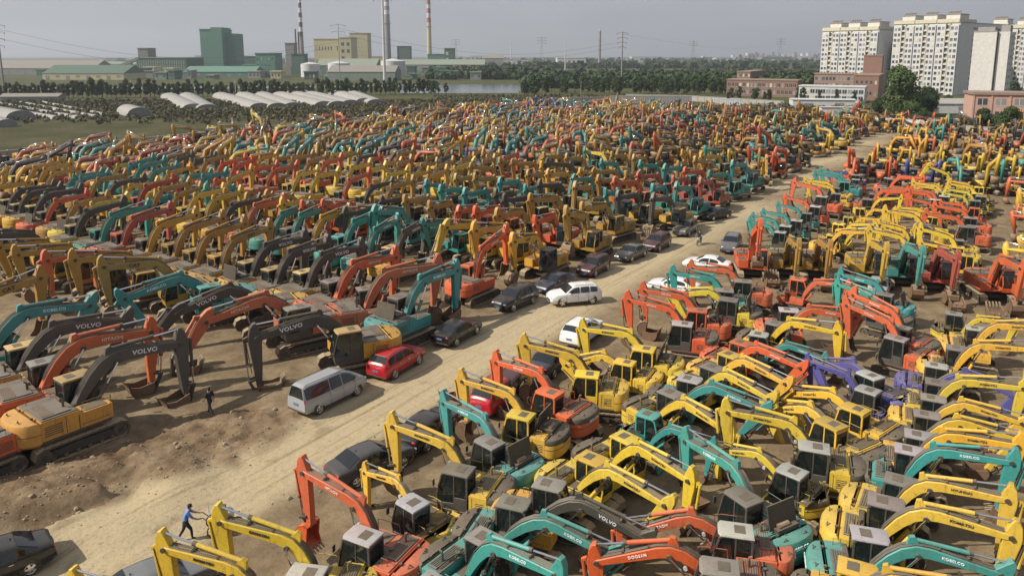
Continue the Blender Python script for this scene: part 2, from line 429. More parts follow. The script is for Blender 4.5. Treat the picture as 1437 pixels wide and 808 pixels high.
    if not lod:
        b.cyl((0, -bw * 1.25, 0), (0, bw * 1.25, 0), .1 * p['bs'] + .03, n=10, mat='dark')
        b.cyl((L, -bw * 1.0, 0), (L, bw * 1.0, 0), .12 * p['bs'], n=12, mat='dark')
        b.cyl((.43 * L, -bw * 1.1, .19 * L), (.43 * L, bw * 1.1, .19 * L), .13 * p['bs'], n=12, mat='dark')
        b.prism([(.36 * L, .27 * L), (.46 * L, .28 * L), (.44 * L, .345 * L), (.40 * L, .345 * L)], -bw * .35, bw * .35, 'paint')
        for yy in (-.5, -.2, .2, .5):                                             # hydraulic hoses along the back of the boom
            pts = [(x * 1.0, yy * bw, z + .05 + .015 * math.sin(k * 2)) for k, (x, z) in enumerate(top[1:])]
            b.tube([(.0, yy * bw, .02 * L)] + pts, .02 + .008 * p['bs'], 4, 'dark')
        for xx, zz in ((.6, .2), (.8, .11)):
            b.box(xx * L - .04, xx * L + .04, -bw * .6, bw * .6, (zz + .02) * L, (zz + .04) * L, 'dark')
        b.cyl((.30 * L, bw * .8, .13 * L), (.30 * L, bw * .8 + .1, .13 * L), .08, n=8, mat='lamp_w')
    q['boom'] = b
    # --- stick
    S = p['Ls']
    prof = [(-.30, -.01), (-.29, .05), (-.2, .11), (-.02, .15), (.1, .15), (.55, .10), (1.0, .055), (1.035, .01), (1.01, -.04), (.6, -.075), (.1, -.1), (-.03, -.105), (-.2, -.05)]
    if lod: prof = [prof[i] for i in (0, 2, 3, 6, 8, 11)]
    b = MB(); b.prism([(x * S, z * S) for x, z in prof], -bw * .62, bw * .62, 'paint', 0 if lod else .02)
    if not lod:
        b.cyl((0, -bw * .9, 0), (0, bw * .9, 0), .1 * p['bs'] + .02, n=10, mat='dark')
        b.prism([(-.05 * S, .16 * S), (.07 * S, .16 * S), (.04 * S, .25 * S), (-.01 * S, .25 * S)], -bw * .3, bw * .3, 'paint')
        for sy in (-1, 1):
            b.prism([(.8 * S, .03 * S), (.84 * S, .03 * S), (.89 * S, .2 * S), (.85 * S, .2 * S)], sy * bw * .66, sy * bw * .66 + sy * .05, 'dark')
        for yy in (-.35, .35):
            b.tube([(.0, yy * bw, .2 * S), (.3 * S, yy * bw, .17 * S), (.7 * S, yy * bw, .13 * S)], .02, 4, 'dark')
    q['stick'] = b
    # --- bucket
    k = p['bs']; w = .5 * k; b = MB()
    cur = [(x * k, z * k) for x, z in BUCKET_CURVE]
    if lod:
        cur = [cur[i] for i in (0, 2, 3, 5, 7)]
        b.prism(cur, -w, w, 'rust')
    else:
        ins = inset(cur + [(.6 * k, .12 * k)], .05 * k)[:len(cur)]
        b.loft([[(x, -w, z) for x, z in cur], [(x, w, z) for x, z in cur], [(x, w, z) for x, z in ins], [(x, -w, z) for x, z in ins], [(x, -w, z) for x, z in cur]], 'rust', caps=False, closed=False)
        for sy in (-1, 1):
            ya, yb2 = sorted((sy * w, sy * (w - .04 * k)))
            b.prism(cur + [(.75 * k, .12 * k)], ya, yb2, 'rust')
            b.prism([(-.1 * k, -.1 * k), (.08 * k, -.14 * k), (.1 * k, .35 * k), (-.14 * k, .38 * k)], sy * .2 * k - .03 * k, sy * .2 * k + .03 * k, 'rust')
        for j in range(5):
            y = -w * .86 + w * 1.72 * j / 4
            b.prism([(1.22 * k, .26 * k), (1.3 * k, .1 * k), (1.5 * k, -.14 * k), (1.28 * k, .02 * k), (1.2 * k, .14 * k)], y - .055 * k, y + .055 * k, 'track')
        b.prism([(-.06 * k, .34 * k), (-.12 * k, .4 * k), (-.34 * k, .36 * k), (-.32 * k, .28 * k)], -.14 * k, .14 * k, 'dark')
    q['bucket'] = b
    # --- dozer blade
    if c == 'S':
        b = MB(); t = p['tl'] + p['tr']
        b.prism([(t + .12, .08), (t + .24, .12), (t + .17, .3), (t + .2, .5), (t + .1, .48), (t + .08, .28)], -p['ty'] - .2, p['ty'] + .2, 'paint')
        for sy in (-1, 1):
            b.box(.5, t + .12, sy * .42 - .05, sy * .42 + .05, .2, .34, 'paint')
        q['blade'] = b
    return q

# cylinder along +x, unit length, unit radius
def unit_cyl(mat):
    b = MB(); b.cyl((0, 0, 0), (.56, 0, 0), 1.0, n=10, mat=mat); b.cyl((.56, 0, 0), (.6, 0, 0), 1.15, n=10, mat='dark')
    b.cyl((.6, 0, 0), (1, 0, 0), .5, n=8, mat='chrome'); return b.mesh('cylinder')
CYL = unit_cyl('paint')
BEV = {'body': .03, 'undercarriage': 0, 'cab': .012, 'counterweight': 0, 'blade': .01, 'boom': 0, 'roof': 0}
ME = {c: {k: b.mesh(k, BEV.get(k, 0), 32) for k, b in part_meshes(c).items()} for c in CLS}
HOOD = {}
for c in CLS:
    p = CLS[c]; b = MB(); w = p['hw'] * .62; ln = min(1.0, abs(p['cab'][0] - p['xc']) + .1)
    b.box(-ln, 0, -w, w, 0, .06, 'rubber'); b.box(-ln + .1, -.1, -w + .12, w - .12, .06, .09, 'rubber')
    for k in range(5): b.box(-ln + .15 + k * (ln - .3) / 5, -ln + .2 + k * (ln - .3) / 5, -w + .2, w - .2, .085, .1, 'dark')
    HOOD[c] = b.mesh('engine_hood', .012)
    b = MB()                                                                      # engine seen under a raised hood
    b.box(-ln + .1, -.1, -w + .15, w - .2, -.05, .14, 'dark'); b.cyl((-ln + .3, -.2, .15), (-ln + .3, .4, .15), .13, n=10, mat='rust')
    b.cyl((-.35, -w + .3, .1), (-.35, w - .4, .22), .09, n=8, mat='grey'); HOOD[c + 'e'] = b.mesh('engine')

Ye = (.70, .38, .02); Yk = (.80, .52, .025); Or = (.76, .105, .015); Te = (.004, .33, .31); Dk = (.028, .032, .038); Gy = (.055, .057, .062); Gr = (.19, .19, .20)
Oc = (.46, .25, .025); Re = (.50, .055, .03); Le = (.72, .58, .025); Bl = (.045, .055, .36); Si = (.42, .44, .45); Or2 = (.70, .12, .03); Te2 = (.015, .22, .24)
SCH = {  # body, boom, cab, roof, brand, letter colour
 'k':  (Yk, Yk, Yk, Yk, 'KOMATSU', (.03, .03, .06)), 'kg': (Yk, Yk, Gy, Gy, 'KOMATSU', (.03, .03, .06)), 'ks': (Yk, Yk, Gy, Si, 'KOMATSU', (.03, .03, .06)),
 'c':  (Oc, Oc, Oc, Oc, 'CAT', (.02, .02, .02)), 'cg': (Ye, Ye, Gy, (.2, .19, .17), 'CAT', (.02, .02, .02)),
 'h':  (Or, Or, Or, Or, 'HITACHI', (.75, .72, .68)), 'hg': (Or, Or, Gy, Si, 'HITACHI', (.75, .72, .68)), 'd': (Or, Or, Gy, Gy, 'DOOSAN', (.78, .76, .72)),
 'ho': (Or2, Or2, Gy, (.2, .2, .2), 'HITACHI', (.7, .6, .5)),
 't':  (Te, Te, Te, Te, 'KOBELCO', (.75, .8, .8)), 'tg': (Te, Te, Gy, Gy, 'KOBELCO', (.75, .8, .8)), 'ts': (Te, Te, Gy, Si, 'KOBELCO', (.75, .8, .8)),
 'v':  (Ye, Dk, Dk, (.62, .47, .16), 'VOLVO', (.7, .7, .7)), 'vy': (Ye, Dk, Gy, Gy, 'VOLVO', (.7, .7, .7)),
 's':  (Ye, Ye, Ye, Ye, 'SANY', (.03, .03, .03)), 'y': (Yk, Yk, Gy, Gy, 'HYUNDAI', (.05, .05, .05)),
 'r':  (Re, Re, Re, Re, '', (.7, .7, .7)), 'b': (Bl, Bl, Gy, Si, '', (.7, .7, .75)), 'l': (Le, Le, Gy, Gy, '', (.05, .05, .05)),
 'kr': (Yk, Yk, Gy, Si, 'KOMATSU', (.05, .05, .05)),
}
CNAME = {'k': 'yellow', 'kg': 'yellow', 'ks': 'yellow', 'c': 'dusty ochre', 'cg': 'golden yellow', 'h': 'orange', 'hg': 'orange', 'd': 'orange', 'ho': 'faded orange',
         't': 'teal', 'tg': 'teal', 'ts': 'teal', 'v': 'black-boomed yellow', 'vy': 'black-boomed yellow', 's': 'golden yellow', 'y': 'yellow', 'r': 'red', 'b': 'violet-blue', 'l': 'lemon yellow', 'kr': 'yellow'}
RNAME = {'kg': 'grey cab', 'ks': 'silver roof', 'cg': 'grey cab', 'hg': 'silver roof', 'd': 'grey cab', 'ho': 'grey cab', 'tg': 'grey cab', 'ts': 'silver roof', 'v': 'pale cab roof', 'vy': 'grey cab',
         'y': 'grey cab', 'b': 'silver roof', 'l': 'grey cab', 'kr': 'silver roof'}

def solve(c, s, b, lift=0.0):
    p = CLS[c]; k = p['bs']
    # lowest point of the bucket below its pivot
    low = min(x * k * math.sin(b) + z * k * math.cos(b) for x, z in BUCKET_CURVE + [(1.5, -.14)])
    zE = -low + .03 + lift
    zK = zE - p['Ls'] * math.sin(s)
    t = max(-.2, min(.93, (zK - p['F'][1]) / p['Lb']))
    return math.asin(t)

def excavator(x, y, az, c, sch, s=-95, b=-120, lift=0.0, hood=0, detail=2, jitter=0, a=None, k=1.0, dull=1.0):
    p = CLS[c]; body, boomc, cabc, roofc, brand, lc = SCH[sch]
    s = R(s); b = R(b); a = solve(c, s, b, lift) if a is None else R(a)
    rr = random.Random(int(x * 100) * 7 + int(y * 100))
    v = lambda col: tuple(min(1, dull * ch * (1 + rr.uniform(-.10, .08))) for ch in col)
    fade = rr.random() * .12
    fd = lambda col: tuple(ch * (1 - fade) + (.30 * fade) for ch in v(col))
    if roofc == Gy: roofc = Gr
    body, boomc = (fd(body), fd(boomc)) if body != boomc else (fd(body),) * 2
    rf = rr.uniform(.6, 1.2); cabc, roofc = v(cabc), tuple(ch * rf for ch in v(roofc)) if roofc != body else v(roofc)
    root = empty('excavator', (x, y, .06), az); root.scale = (k, k, k)
    m = ME[c]
    for sy in (-1, 1):
        t = link('track', m['track'], root, loc=(0, sy * p['ty'], 0))
        if detail: link('roller_frame', m['roller_frame'], t)
    link('undercarriage', m['undercarriage'], root)
    if 'blade' in m: link('blade', m['blade'], root, body)
    bo = link('body', m['body'], root, body)
    cw = link('counterweight', m['counterweight'], root, body)
    if c != 'L' and rr.random() < .42: link('tail_cover', m['tail_cover'], cw)
    if hood:
        link('engine_hood', HOOD[c], bo, loc=(p['xc'] + .1 if hood == 1 else p['cab'][0] - .2, 0, p['zh'] + .08), rot=(0, R(rr.uniform(97, 106)) if hood == 1 else R(rr.uniform(75, 82)), 0))
        link('engine', HOOD[c + 'e'], bo, loc=(p['cab'][0] - .15, 0, p['zh'] + .05))
    cab = link('cab', m['cab'], root, cabc)
    link('window', m['window'], cab)
    link('roof', m['roof'], cab, roofc)
    if detail: link('seat', m['seat'], cab)
    F = p['F']; yb = p['yb']
    K = (F[0] + p['Lb'] * math.cos(a), F[1] + p['Lb'] * math.sin(a))
    E = (K[0] + p['Ls'] * math.cos(s), K[1] + p['Ls'] * math.sin(s))
    bm = link('boom', m['boom'], root, boomc, (F[0], yb, F[1]), (0, -a, 0))
    st = link('stick', m['stick'], root, boomc, (K[0], yb, K[1]), (0, -s, 0))
    bk = link('bucket', m['bucket'], root, None, (E[0], yb, E[1]), (0, -b, 0))
    def inv(o, ang, pt):
        dx, dz = pt[0] - o[0], pt[1] - o[1]; return (dx * math.cos(ang) + dz * math.sin(ang), -dx * math.sin(ang) + dz * math.cos(ang))
    def fwd(o, ang, pt):
        return (o[0] + pt[0] * math.cos(ang) - pt[1] * math.sin(ang), o[1] + pt[0] * math.sin(ang) + pt[1] * math.cos(ang))
    def cyl(name, par, o, ang, A, B, yy, r, col):
        A = inv(o, ang, A); B = inv(o, ang, B); d = math.hypot(B[0] - A[0], B[1] - A[1]); th = math.atan2(B[1] - A[1], B[0] - A[0])
        return link(name, CYL, par, col, (A[0], yy, A[1]), (0, -th, 0), (d, r, r))
    if detail:
        for sy in ((-1, 1) if c != 'S' else (0,)):
            A = (F[0] + (.52 if c != 'S' else .1) * p['bs'], F[1] - .5 * p['bs'] ** .5)
            cyl('boom_cylinder', bm, F, a, A, fwd(F, a, (.43 * p['Lb'], (.19 if c != 'S' else .13) * p['Lb'])), sy * (p['bw'] * .8 + .1), .095 * p['bs'] + .01, boomc)
        cyl('arm_cylinder', bm, F, a, fwd(F, a, (.42 * p['Lb'], .32 * p['Lb'])), fwd(K, s, (-.26 * p['Ls'], .06 * p['Ls'])), 0, .09 * p['bs'] + .01, boomc)
        cyl('bucket_cylinder', st, K, s, fwd(K, s, (.01 * p['Ls'], .22 * p['Ls'])), fwd(K, s, (.87 * p['Ls'], .19 * p['Ls'])), 0, .075 * p['bs'] + .01, boomc)
        A = inv(K, s, fwd(E, b, (-.3 * p['bs'], .32 * p['bs']))); B = (.87 * p['Ls'], .19 * p['Ls'])
        d = math.hypot(B[0] - A[0], B[1] - A[1]); th = math.atan2(B[1] - A[1], B[0] - A[0])
        link('link_bar', LINKBAR, st, None, (A[0], 0, A[1]), (0, -th, 0), (d, p['bw'] * .5, .05 * p['bs'] + .02))
    if detail >= 2 and brand:
        for sy in (1, -1):
            tm = text_mesh(brand); h = {'L': .047, 'M': .036, 'S': .038}[c] * p['Lb'] * (1.3 if brand in ('CAT', 'VOLVO') else .9)
            o = link('lettering', tm, bm, lc, (.68 * p['Lb'], sy * (p['bw'] * .8 + .012), .138 * p['Lb']), (math.pi / 2, 0, 0), (h * 1.1, h, 1))
            ang = math.atan2(.105 - .2, .22)
            o.rotation_euler = (Matrix.Rotation(-ang, 3, 'Y') @ Matrix.Rotation(math.pi / 2, 3, 'X')).to_euler() if sy < 0 else (Matrix.Rotation(-ang, 3, 'Y') @ Matrix.Rotation(math.pi, 3, 'Z') @ Matrix.Rotation(math.pi / 2, 3, 'X')).to_euler()
        if c != 'S' and rr.random() < .8:
            o = link('lettering', text_mesh(brand), cw, lc if brand != 'VOLVO' else (.03, .03, .03), (p['xr'] - .012, 0, (p['z0'] + p['zh']) / 2 + .22), (math.pi / 2, 0, -math.pi / 2), (.2, .2, 1))
    return root
b = MB(); b.box(0, 1, -1, 1, -1, 1, 'dark'); LINKBAR = b.mesh('link_bar')
_b = MB().join(part_meshes('M')['bucket']); _b.m = ['paint' if q_ == 'rust' else q_ for q_ in _b.m]; PAINTED_BUCKET = _b.mesh('bucket')
# ------------------------------------------------------------------ where every machine stands
AZ_F = ROAD_AZ; AZ_B = ROAD_AZ + math.pi; AZ_L = ROAD_AZ + math.pi / 2; AZ_R = ROAD_AZ - math.pi / 2
heroes = []                      # (x, y, az, cls, scheme, opts, row)
def by_roof(px, py, az, c, sch, row, kn=None, **o):
    """machine from its cab roof in the photo; kn = the boom tip there, which settles heading and boom angle"""
    p = CLS[c]
    def base(az, k):
        x, y = ground(px, py, p['cab'][5] * k)
        cx = k * ((p['cab'][0] + p['cab'][1]) / 2 - .1); cy = k * (p['cab'][2] + p['cab'][3]) / 2
        return x - cx * math.cos(az) + cy * math.sin(az), y - cx * math.sin(az) - cy * math.cos(az)
    k = o.setdefault('k', 1.1 if c == 'L' else 1.0)
    if kn:
        best = None
        for dk in (.94, 1.0, 1.04):
            for da in range(-34, 35, 2):
                z = az + R(da); x, y = base(z, k * dk)
                for ad in range(0, 58, 2):
                    r = (p['F'][0] + p['Lb'] * math.cos(R(ad))) * k * dk; h = (p['F'][1] + p['Lb'] * math.sin(R(ad)) + .27 * p['Ls']) * k * dk + .06
                    q = project(x + r * math.cos(z), y + r * math.sin(z), h)
                    e = math.hypot(q[0] - kn[0], q[1] - kn[1]) + abs(da) * .12 + abs(dk - 1) * 20
                    if best is None or e < best[0]: best = (e, z, ad, k * dk)
        _, az, ad, k = best; o['k'] = k; o['a'] = ad
        Kz = p['F'][1] + p['Lb'] * math.sin(R(ad)); b0 = None
        for ds in range(-26, 27, 2):
            for db in range(-65, 31, 5):
                s = o.get('s', -95) + ds; bb = o.get('b', -120) + db
                low = Kz + p['Ls'] * math.sin(R(s)) + min(xx * p['bs'] * math.sin(R(bb)) + zz * p['bs'] * math.cos(R(bb)) for xx, zz in BUCKET_CURVE + [(1.5, -.14)])
                e = abs(low - .04) * (60 if low > 0 else 120) + abs(ds) * 1.6 + abs(db) * .3
                if b0 is None or e < b0[0]: b0 = (e, s, bb)
        o['s'], o['b'] = b0[1], b0[2]
        if 0: print('fit', row, sch, round(math.degrees(az)), ad, round(k, 2), 's', o['s'], 'b', o['b'], 'err', round(best[0], 1))
    x, y = base(az, k)
    heroes.append((x, y, az, c, sch, o, row))
def at_uv(u, v, az, c, sch, row, **o):
    x, y = uv(u, v); heroes.append((x, y, az, c, sch, o, row))
RA = 'roadside'; RB = 'second'; RC = 'third'; RD = 'fourth'
aA = R(139)
# row A, right of the road, booms towards it
by_roof(228, 892, aA, 'M', 'kg', RA, kn=(108, 797))
by_roof(352, 848, aA, 'M', 'kg', RA, s=-97, b=-120, lift=.35, kn=(232, 745))
by_roof(428, 806, aA, 'M', 'ks', RA, s=-96, b=-112, lift=.5, kn=(310, 708))
by_roof(508, 752, aA, 'M', 'hg', RA, s=-95, b=-100, lift=.35, bpaint=1, kn=(428, 640))
by_roof(578, 706, aA, 'S', 'ks', RA, s=-92, b=-105, lift=.25, kn=(508, 652))
by_roof(642, 660, R(135), 'M', 'kg', RA, s=-94, b=-112, lift=.35, kn=(553, 578))
by_roof(686, 621, R(130), 'M', 'tg', RA, s=-98, b=-118, lift=.3, hood=1, kn=(625, 550))
by_roof(730, 583, R(130), 'M', 'k', RA, s=-96, b=-120, lift=.25, hood=2, kn=(650, 518))
by_roof(770, 551, R(131), 'M', 'h', RA, s=-94, b=-125, lift=.25, kn=(698, 492))
by_roof(823, 526, R(133), 'M', 'k', RA, s=-96, b=-120, lift=.3, kn=(733, 467))
by_roof(876, 509, R(135), 'M', 'k', RA, s=-110, b=-140, lift=.0, kn=(797, 500))
by_roof(903, 490, R(135), 'M', 'k', RA, s=-98, b=-120, lift=.2, hood=2, kn=(820, 447))
by_roof(957, 455, R(140), 'M', 'hg', RA, s=-95, b=-120, lift=.35, kn=(883, 408))
by_roof(978, 436, R(140), 'M', 'h', RA, s=-95, b=-115, lift=.35, hood=1, kn=(905, 395))
by_roof(1022, 421, R(140), 'M', 'l', RA, s=-97, b=-118, lift=.25, hood=1, kn=(945, 403))
by_roof(1016, 408, R(142), 'M', 'tg', RA, s=-95, b=-116, lift=.5, kn=(946, 372))
by_roof(1042, 395, R(140), 'M', 'ho', RA, s=-95, b=-118, lift=.3, kn=(965, 362))
# row B, back to back with A
aB = R(-38)
by_roof(610, 822, aB, 'M', 'hg', RB, s=-100, b=-125)
by_roof(682, 757, aB, 'M', 'tg', RB, s=-100, b=-130, lift=.2)
by_roof(722, 707, aB, 'M', 'tg', RB, s=-100, b=-130, lift=.2, kn=(858, 757))
by_roof(772, 681, aB, 'M', 'vy', RB, s=-104, b=-130, lift=.1, kn=(905, 733))
by_roof(832, 645, aB, 'M', 'k', RB, s=-96, b=-130, lift=.2, kn=(937, 688))
by_roof(880, 616, aB, 'M', 'k', RB, s=-94, b=-120, lift=.3, kn=(970, 653))
by_roof(911, 583, aB, 'S', 't', RB, s=-98, b=-120, lift=.2, kn=(1002, 610))
by_roof(943, 553, aB, 'M', 'kg', RB, s=-92, b=-110, lift=.3, kn=(1025, 590))
by_roof(969, 533, aB, 'M', 'ts', RB, s=-98, b=-120, lift=.2, kn=(1072, 557))
by_roof(1002, 517, aB, 'M', 'kg', RB, s=-98, b=-120, lift=.2, kn=(1082, 545))
by_roof(1026, 499, aB, 'M', 'k', RB, s=-98, b=-115, lift=.3, kn=(1104, 522))
by_roof(1042, 482, aB, 'M', 'h', RB, s=-98, b=-115, lift=.3, kn=(1126, 502))
by_roof(1066, 470, aB, 'S', 'ts', RB, s=-98, b=-115, lift=.3, kn=(1157, 492))
by_roof(1091, 455, aB, 'M', 'y', RB, s=-85, b=-115, lift=.4, kn=(1176, 452))
by_roof(1108, 436, aB, 'M', 'hg', RB, s=-110, b=-130, lift=.5, kn=(1227, 425))
# row C, facing the road again
aC = R(133)
by_roof(1008, 797, aC, 'M', 'd', RC, s=-95, b=-115, lift=.3, kn=(815, 763))
by_roof(1031, 745, aC, 'M', 'hg', RC, s=-92, b=-115, lift=.2, kn=(878, 742))
by_roof(1042, 697, aC, 'M', 'tg', RC, s=-94, b=-112, lift=.9, hood=1, kn=(966, 600))
by_roof(1110, 662, aC, 'S', 'kr', RC, s=-98, b=-120, lift=.3, kn=(1003, 622))
by_roof(1141, 628, aC, 'M', 'ks', RC, s=-94, b=-110, lift=.7, kn=(1013, 553))
by_roof(1165, 595, aC, 'M', 'k', RC, s=-98, b=-120, lift=.5, kn=(1078, 558))
by_roof(1199, 574, aC, 'M', 'k', RC, s=-100, b=-120, lift=.4, kn=(1105, 537))
by_roof(1217, 548, aC, 'S', 'b', RC, s=-98, b=-120, lift=.2)
by_roof(1220, 527, aC, 'M', 'b', RC, s=-98, b=-120, lift=.3, kn=(1147, 500))
by_roof(1257, 475, aC, 'M', 'ho', RC, s=-98, b=-120, lift=.6)
by_roof(1262, 460, aC, 'M', 'd', RC, s=-75, b=-100, lift=.6)
# row D
aD = R(-27)
by_roof(1205, 800, aD, 'M', 's', RD, s=-97, b=-120, lift=.1)
by_roof(1222, 752, aD, 'M', 'ts', RD, s=-97, b=-120, lift=.1, kn=(1405, 781))
by_roof(1245, 706, aD, 'M', 'kg', RD, s=-97, b=-120, lift=.2, kn=(1420, 728))
by_roof(1266, 676, aD, 'M', 'y', RD, s=-93, b=-115, lift=.5, kn=(1415, 678))
by_roof(1279, 633, aD, 'M', 'ts', RD, s=-97, b=-120, lift=.2)
by_roof(1292, 612, aD, 'M', 'ks', RD, s=-97, b=-120, lift=.2)
by_roof(1302, 583, aD, 'M', 'kg', RD, s=-97, b=-120, lift=.2, kn=(1432, 600))
by_roof(1311, 560, aD, 'M', 'kg', RD, s=-97, b=-120, lift=.2, kn=(1436, 577))
by_roof(1318, 538, aD, 'M', 'kg', RD, s=-97, b=-120, lift=.2)
by_roof(1315, 514, aD, 'M', 'b', RD, s=-97, b=-120, lift=.3, kn=(1427, 542))
by_roof(1346, 490, aD, 'M', 'kg', RD, s=-97, b=-120, lift=.3)
by_roof(1372, 462, aD, 'M', 'ks', RD, s=-97, b=-120, lift=.3)
# left yard, first row looking to the upper right
L1 = 'left front'; L2 = 'left second'; L3 = 'left third'
_p = to_uv(*ground(-42, 674)); at_uv(_p[0], _p[1], AZ_B, 'L', 'ho', L1, s=-100, b=-150)
by_roof(105, 528, R(53), 'L', 'v', L1, s=-88, b=-118, lift=.5, kn=(249, 460))
by_roof(64, 507, R(53), 'L', 'ho', L1, s=-93, b=-125, lift=.5, kn=(215, 442))
by_roof(32, 485, R(54), 'L', 'v', L1, s=-93, b=-125, lift=.5, kn=(188, 425))
by_roof(-12, 462, R(54), 'L', 't', L1, s=-93, b=-125, lift=.5, kn=(137, 403))
by_roof(-55, 446, R(55), 'L', 'c', L1, s=-93, b=-125, lift=.5)
# second row, looking back towards the camera's left
by_roof(487, 464, R(-147), 'L', 'v', L2, s=-91, b=-125, lift=.1, k=1.08, kn=(357, 455))
by_roof(415, 432, R(-146), 'L', 'ho', L2, s=-80, b=-120, lift=.2, k=1.13, kn=(287, 432))
by_roof(365, 414, R(-146), 'L', 'v', L2, s=-72, b=-110, lift=.3, k=1.13, kn=(246, 424))
by_roof(292, 402, R(-142), 'L', 't', L2, s=-94, b=-115, lift=.3, kn=(172, 402))
by_roof(245, 392, R(-140), 'L', 'c', L2, s=-94, b=-115, lift=.3)
by_roof(203, 382, R(-140), 'L', 'c', L2, s=-94, b=-115, lift=.3)
# third row, looking up the yard
by_roof(562, 416, R(55), 'L', 'tg', L3, s=-92, b=-125, lift=.55, hood=1, kn=(640, 364))
by_roof(517, 405, R(56), 'L', 'ho', L3, s=-96, b=-130, lift=.5, kn=(615, 355))
by_roof(468, 394, R(56), 'L', 'ho', L3, s=-96, b=-130, lift=.5, kn=(553, 345))
by_roof(428, 381, R(56), 'L', 'v', L3, s=-96, b=-130, lift=.4, kn=(505, 335))
by_roof(383, 377, R(56), 'L', 'v', L3, s=-96, b=-130, lift=.4, kn=(458, 330))
by_roof(350, 367, R(56), 'L', 'v', L3, s=-96, b=-130, lift=.4, hood=1, kn=(425, 322))
by_roof(307, 358, R(56), 'L', 'c', L3, s=-96, b=-130, lift=.4)
by_roof(272, 351, R(56), 'L', 'c', L3, s=-96, b=-130, lift=.4)
by_roof(242, 342, R(56), 'L', 'c', L3, s=-96, b=-130, lift=.4)
by_roof(205, 336, R(56), 'L', 'cg', L3, s=-96, b=-130, lift=.4)
by_roof(170, 327, R(56), 'L', 'r', L3, s=-96, b=-130, lift=.4)
by_roof(140, 322, R(56), 'L', 't', L3, s=-96, b=-130, lift=.4)
by_roof(105, 316, R(56), 'L', 'v', L3, s=-96, b=-130, lift=.4)
# big orange one just beyond
at_uv(51.0, 38.6, R(54), 'L', 'h', 'left fourth', s=-88, b=-118, lift=.9)

W = [('k', 7), ('c', 30), ('cg', 8), ('s', 4), ('v', 14), ('h', 4.5), ('ho', 4), ('d', 3), ('t', 9), ('tg', 6), ('r', 2.5), ('y', 3), ('b', .5)]
WS = [('k', 14), ('kg', 10), ('ks', 8), ('y', 7), ('kr', 6), ('h', 8), ('d', 8), ('hg', 6), ('t', 6), ('tg', 6), ('ts', 5), ('l', 4), ('b', 2.5), ('r', 1), ('vy', 1)]
def pick(r, w): return r.choices([a for a, _ in w], [b for _, b in w])[0]
cells = {}
def reg(x, y): cells.setdefault((int(x // 8), int(y // 8)), []).append((x, y))
for h in heroes: reg(h[0], h[1])
def free(x, y, dmin, az=None):
    """nobody closer than dmin sideways or twice that lengthwise"""
    for i in (-1, 0, 1):
        for j in (-1, 0, 1):
            for (a, b) in cells.get((int(x // 8) + i, int(y // 8) + j), ()):
                dx, dy = a - x, b - y
                if az is None:
                    if math.hypot(dx, dy) < dmin: return False
                else:
                    lo = dx * math.cos(az) + dy * math.sin(az); la = -dx * math.sin(az) + dy * math.cos(az)
                    if abs(la) < dmin and abs(lo) < dmin * 1.2: return False
    return True
rnd = random.Random(21)
auto = []
def in_view(x, y):
    px, py = project(x, y, 2)
    return -70 < px < 1510 and py < 980 and y > 8
CLEAR = []                                       # circles kept free of machines (x, y, r)
def fill_row(fixed, a0, a1, along, az, spc, w, cl, row, jit=.05, gap=.04, **o):
    """along = 'u' or 'v': the coordinate that runs; fixed is the other one"""
    t = a0
    runcol = None
    while t < a1:
        u, v = (t, fixed) if along == 'u' else (fixed, t)
        t += spc * rnd.uniform(.93, 1.12)
        x, y = uv(u + rnd.gauss(0, .25), v + rnd.gauss(0, .25))
        if not in_view(x, y) or rnd.random() < gap: continue
        if any(math.hypot(x - a, y - b) < r for a, b, r in CLEAR): continue
        c = cl if len(cl) == 1 else rnd.choice(cl)
        if not free(x, y, {'L': 3.1, 'M': 3.05, 'S': 2.7}[c], az): continue
        if runcol is None or rnd.random() < .62: runcol = pick(rnd, w)
        oo = dict(o); oo['s'] = rnd.gauss(-96, 7); oo['b'] = rnd.gauss(-125, 14); oo['lift'] = abs(rnd.gauss(.15, .3)); oo['k'] = rnd.uniform(.98, 1.1) if c == 'L' else rnd.uniform(.9, 1.06)
        if rnd.random() < .16: oo['hood'] = rnd.choice((1, 2))
        if rnd.random() < .06: oo['s'] = rnd.uniform(-80, -60); oo['lift'] = .6
        az2 = az + rnd.gauss(0, jit)
        if math.hypot(x, y) > 130 and rnd.random() < .3: az2 += rnd.gauss(0, .7); oo['s'] = rnd.uniform(-125, -50); oo['lift'] = rnd.uniform(0, 2.2)
        reg(x, y); auto.append((x, y, az2, c, runcol, oo, row))
# ---- right yard, near block: four rows continue, more rows to the right
fill_row(18.7, 20, 60, 'u', aA, 3.2, WS, 'M', RA)
fill_row(14.6, 22, 66, 'u', aB, 3.2, WS, 'MMS', RB)
fill_row(6.6, 26, 66, 'u', aC, 3.2, WS, 'MMS', RC)
fill_row(2.6, 20, 65, 'u', aD, 3.2, WS, 'MMS', RD)
names = ['fifth', 'sixth', 'seventh', 'eighth', 'ninth', 'tenth']
for i, v in enumerate((-5.4, -9.4, -17.4, -21.4, -29.4, -33.4)):
    fill_row(v, 14, 64, 'u', AZ_L if i % 2 == 0 else aD, 3.2, WS, 'MMS', names[i])
WF = [('ho', 3), ('c', 5), ('cg', 4), ('tg', 2), ('h', 6), ('r', 2), ('y', 3), ('d', 3)]
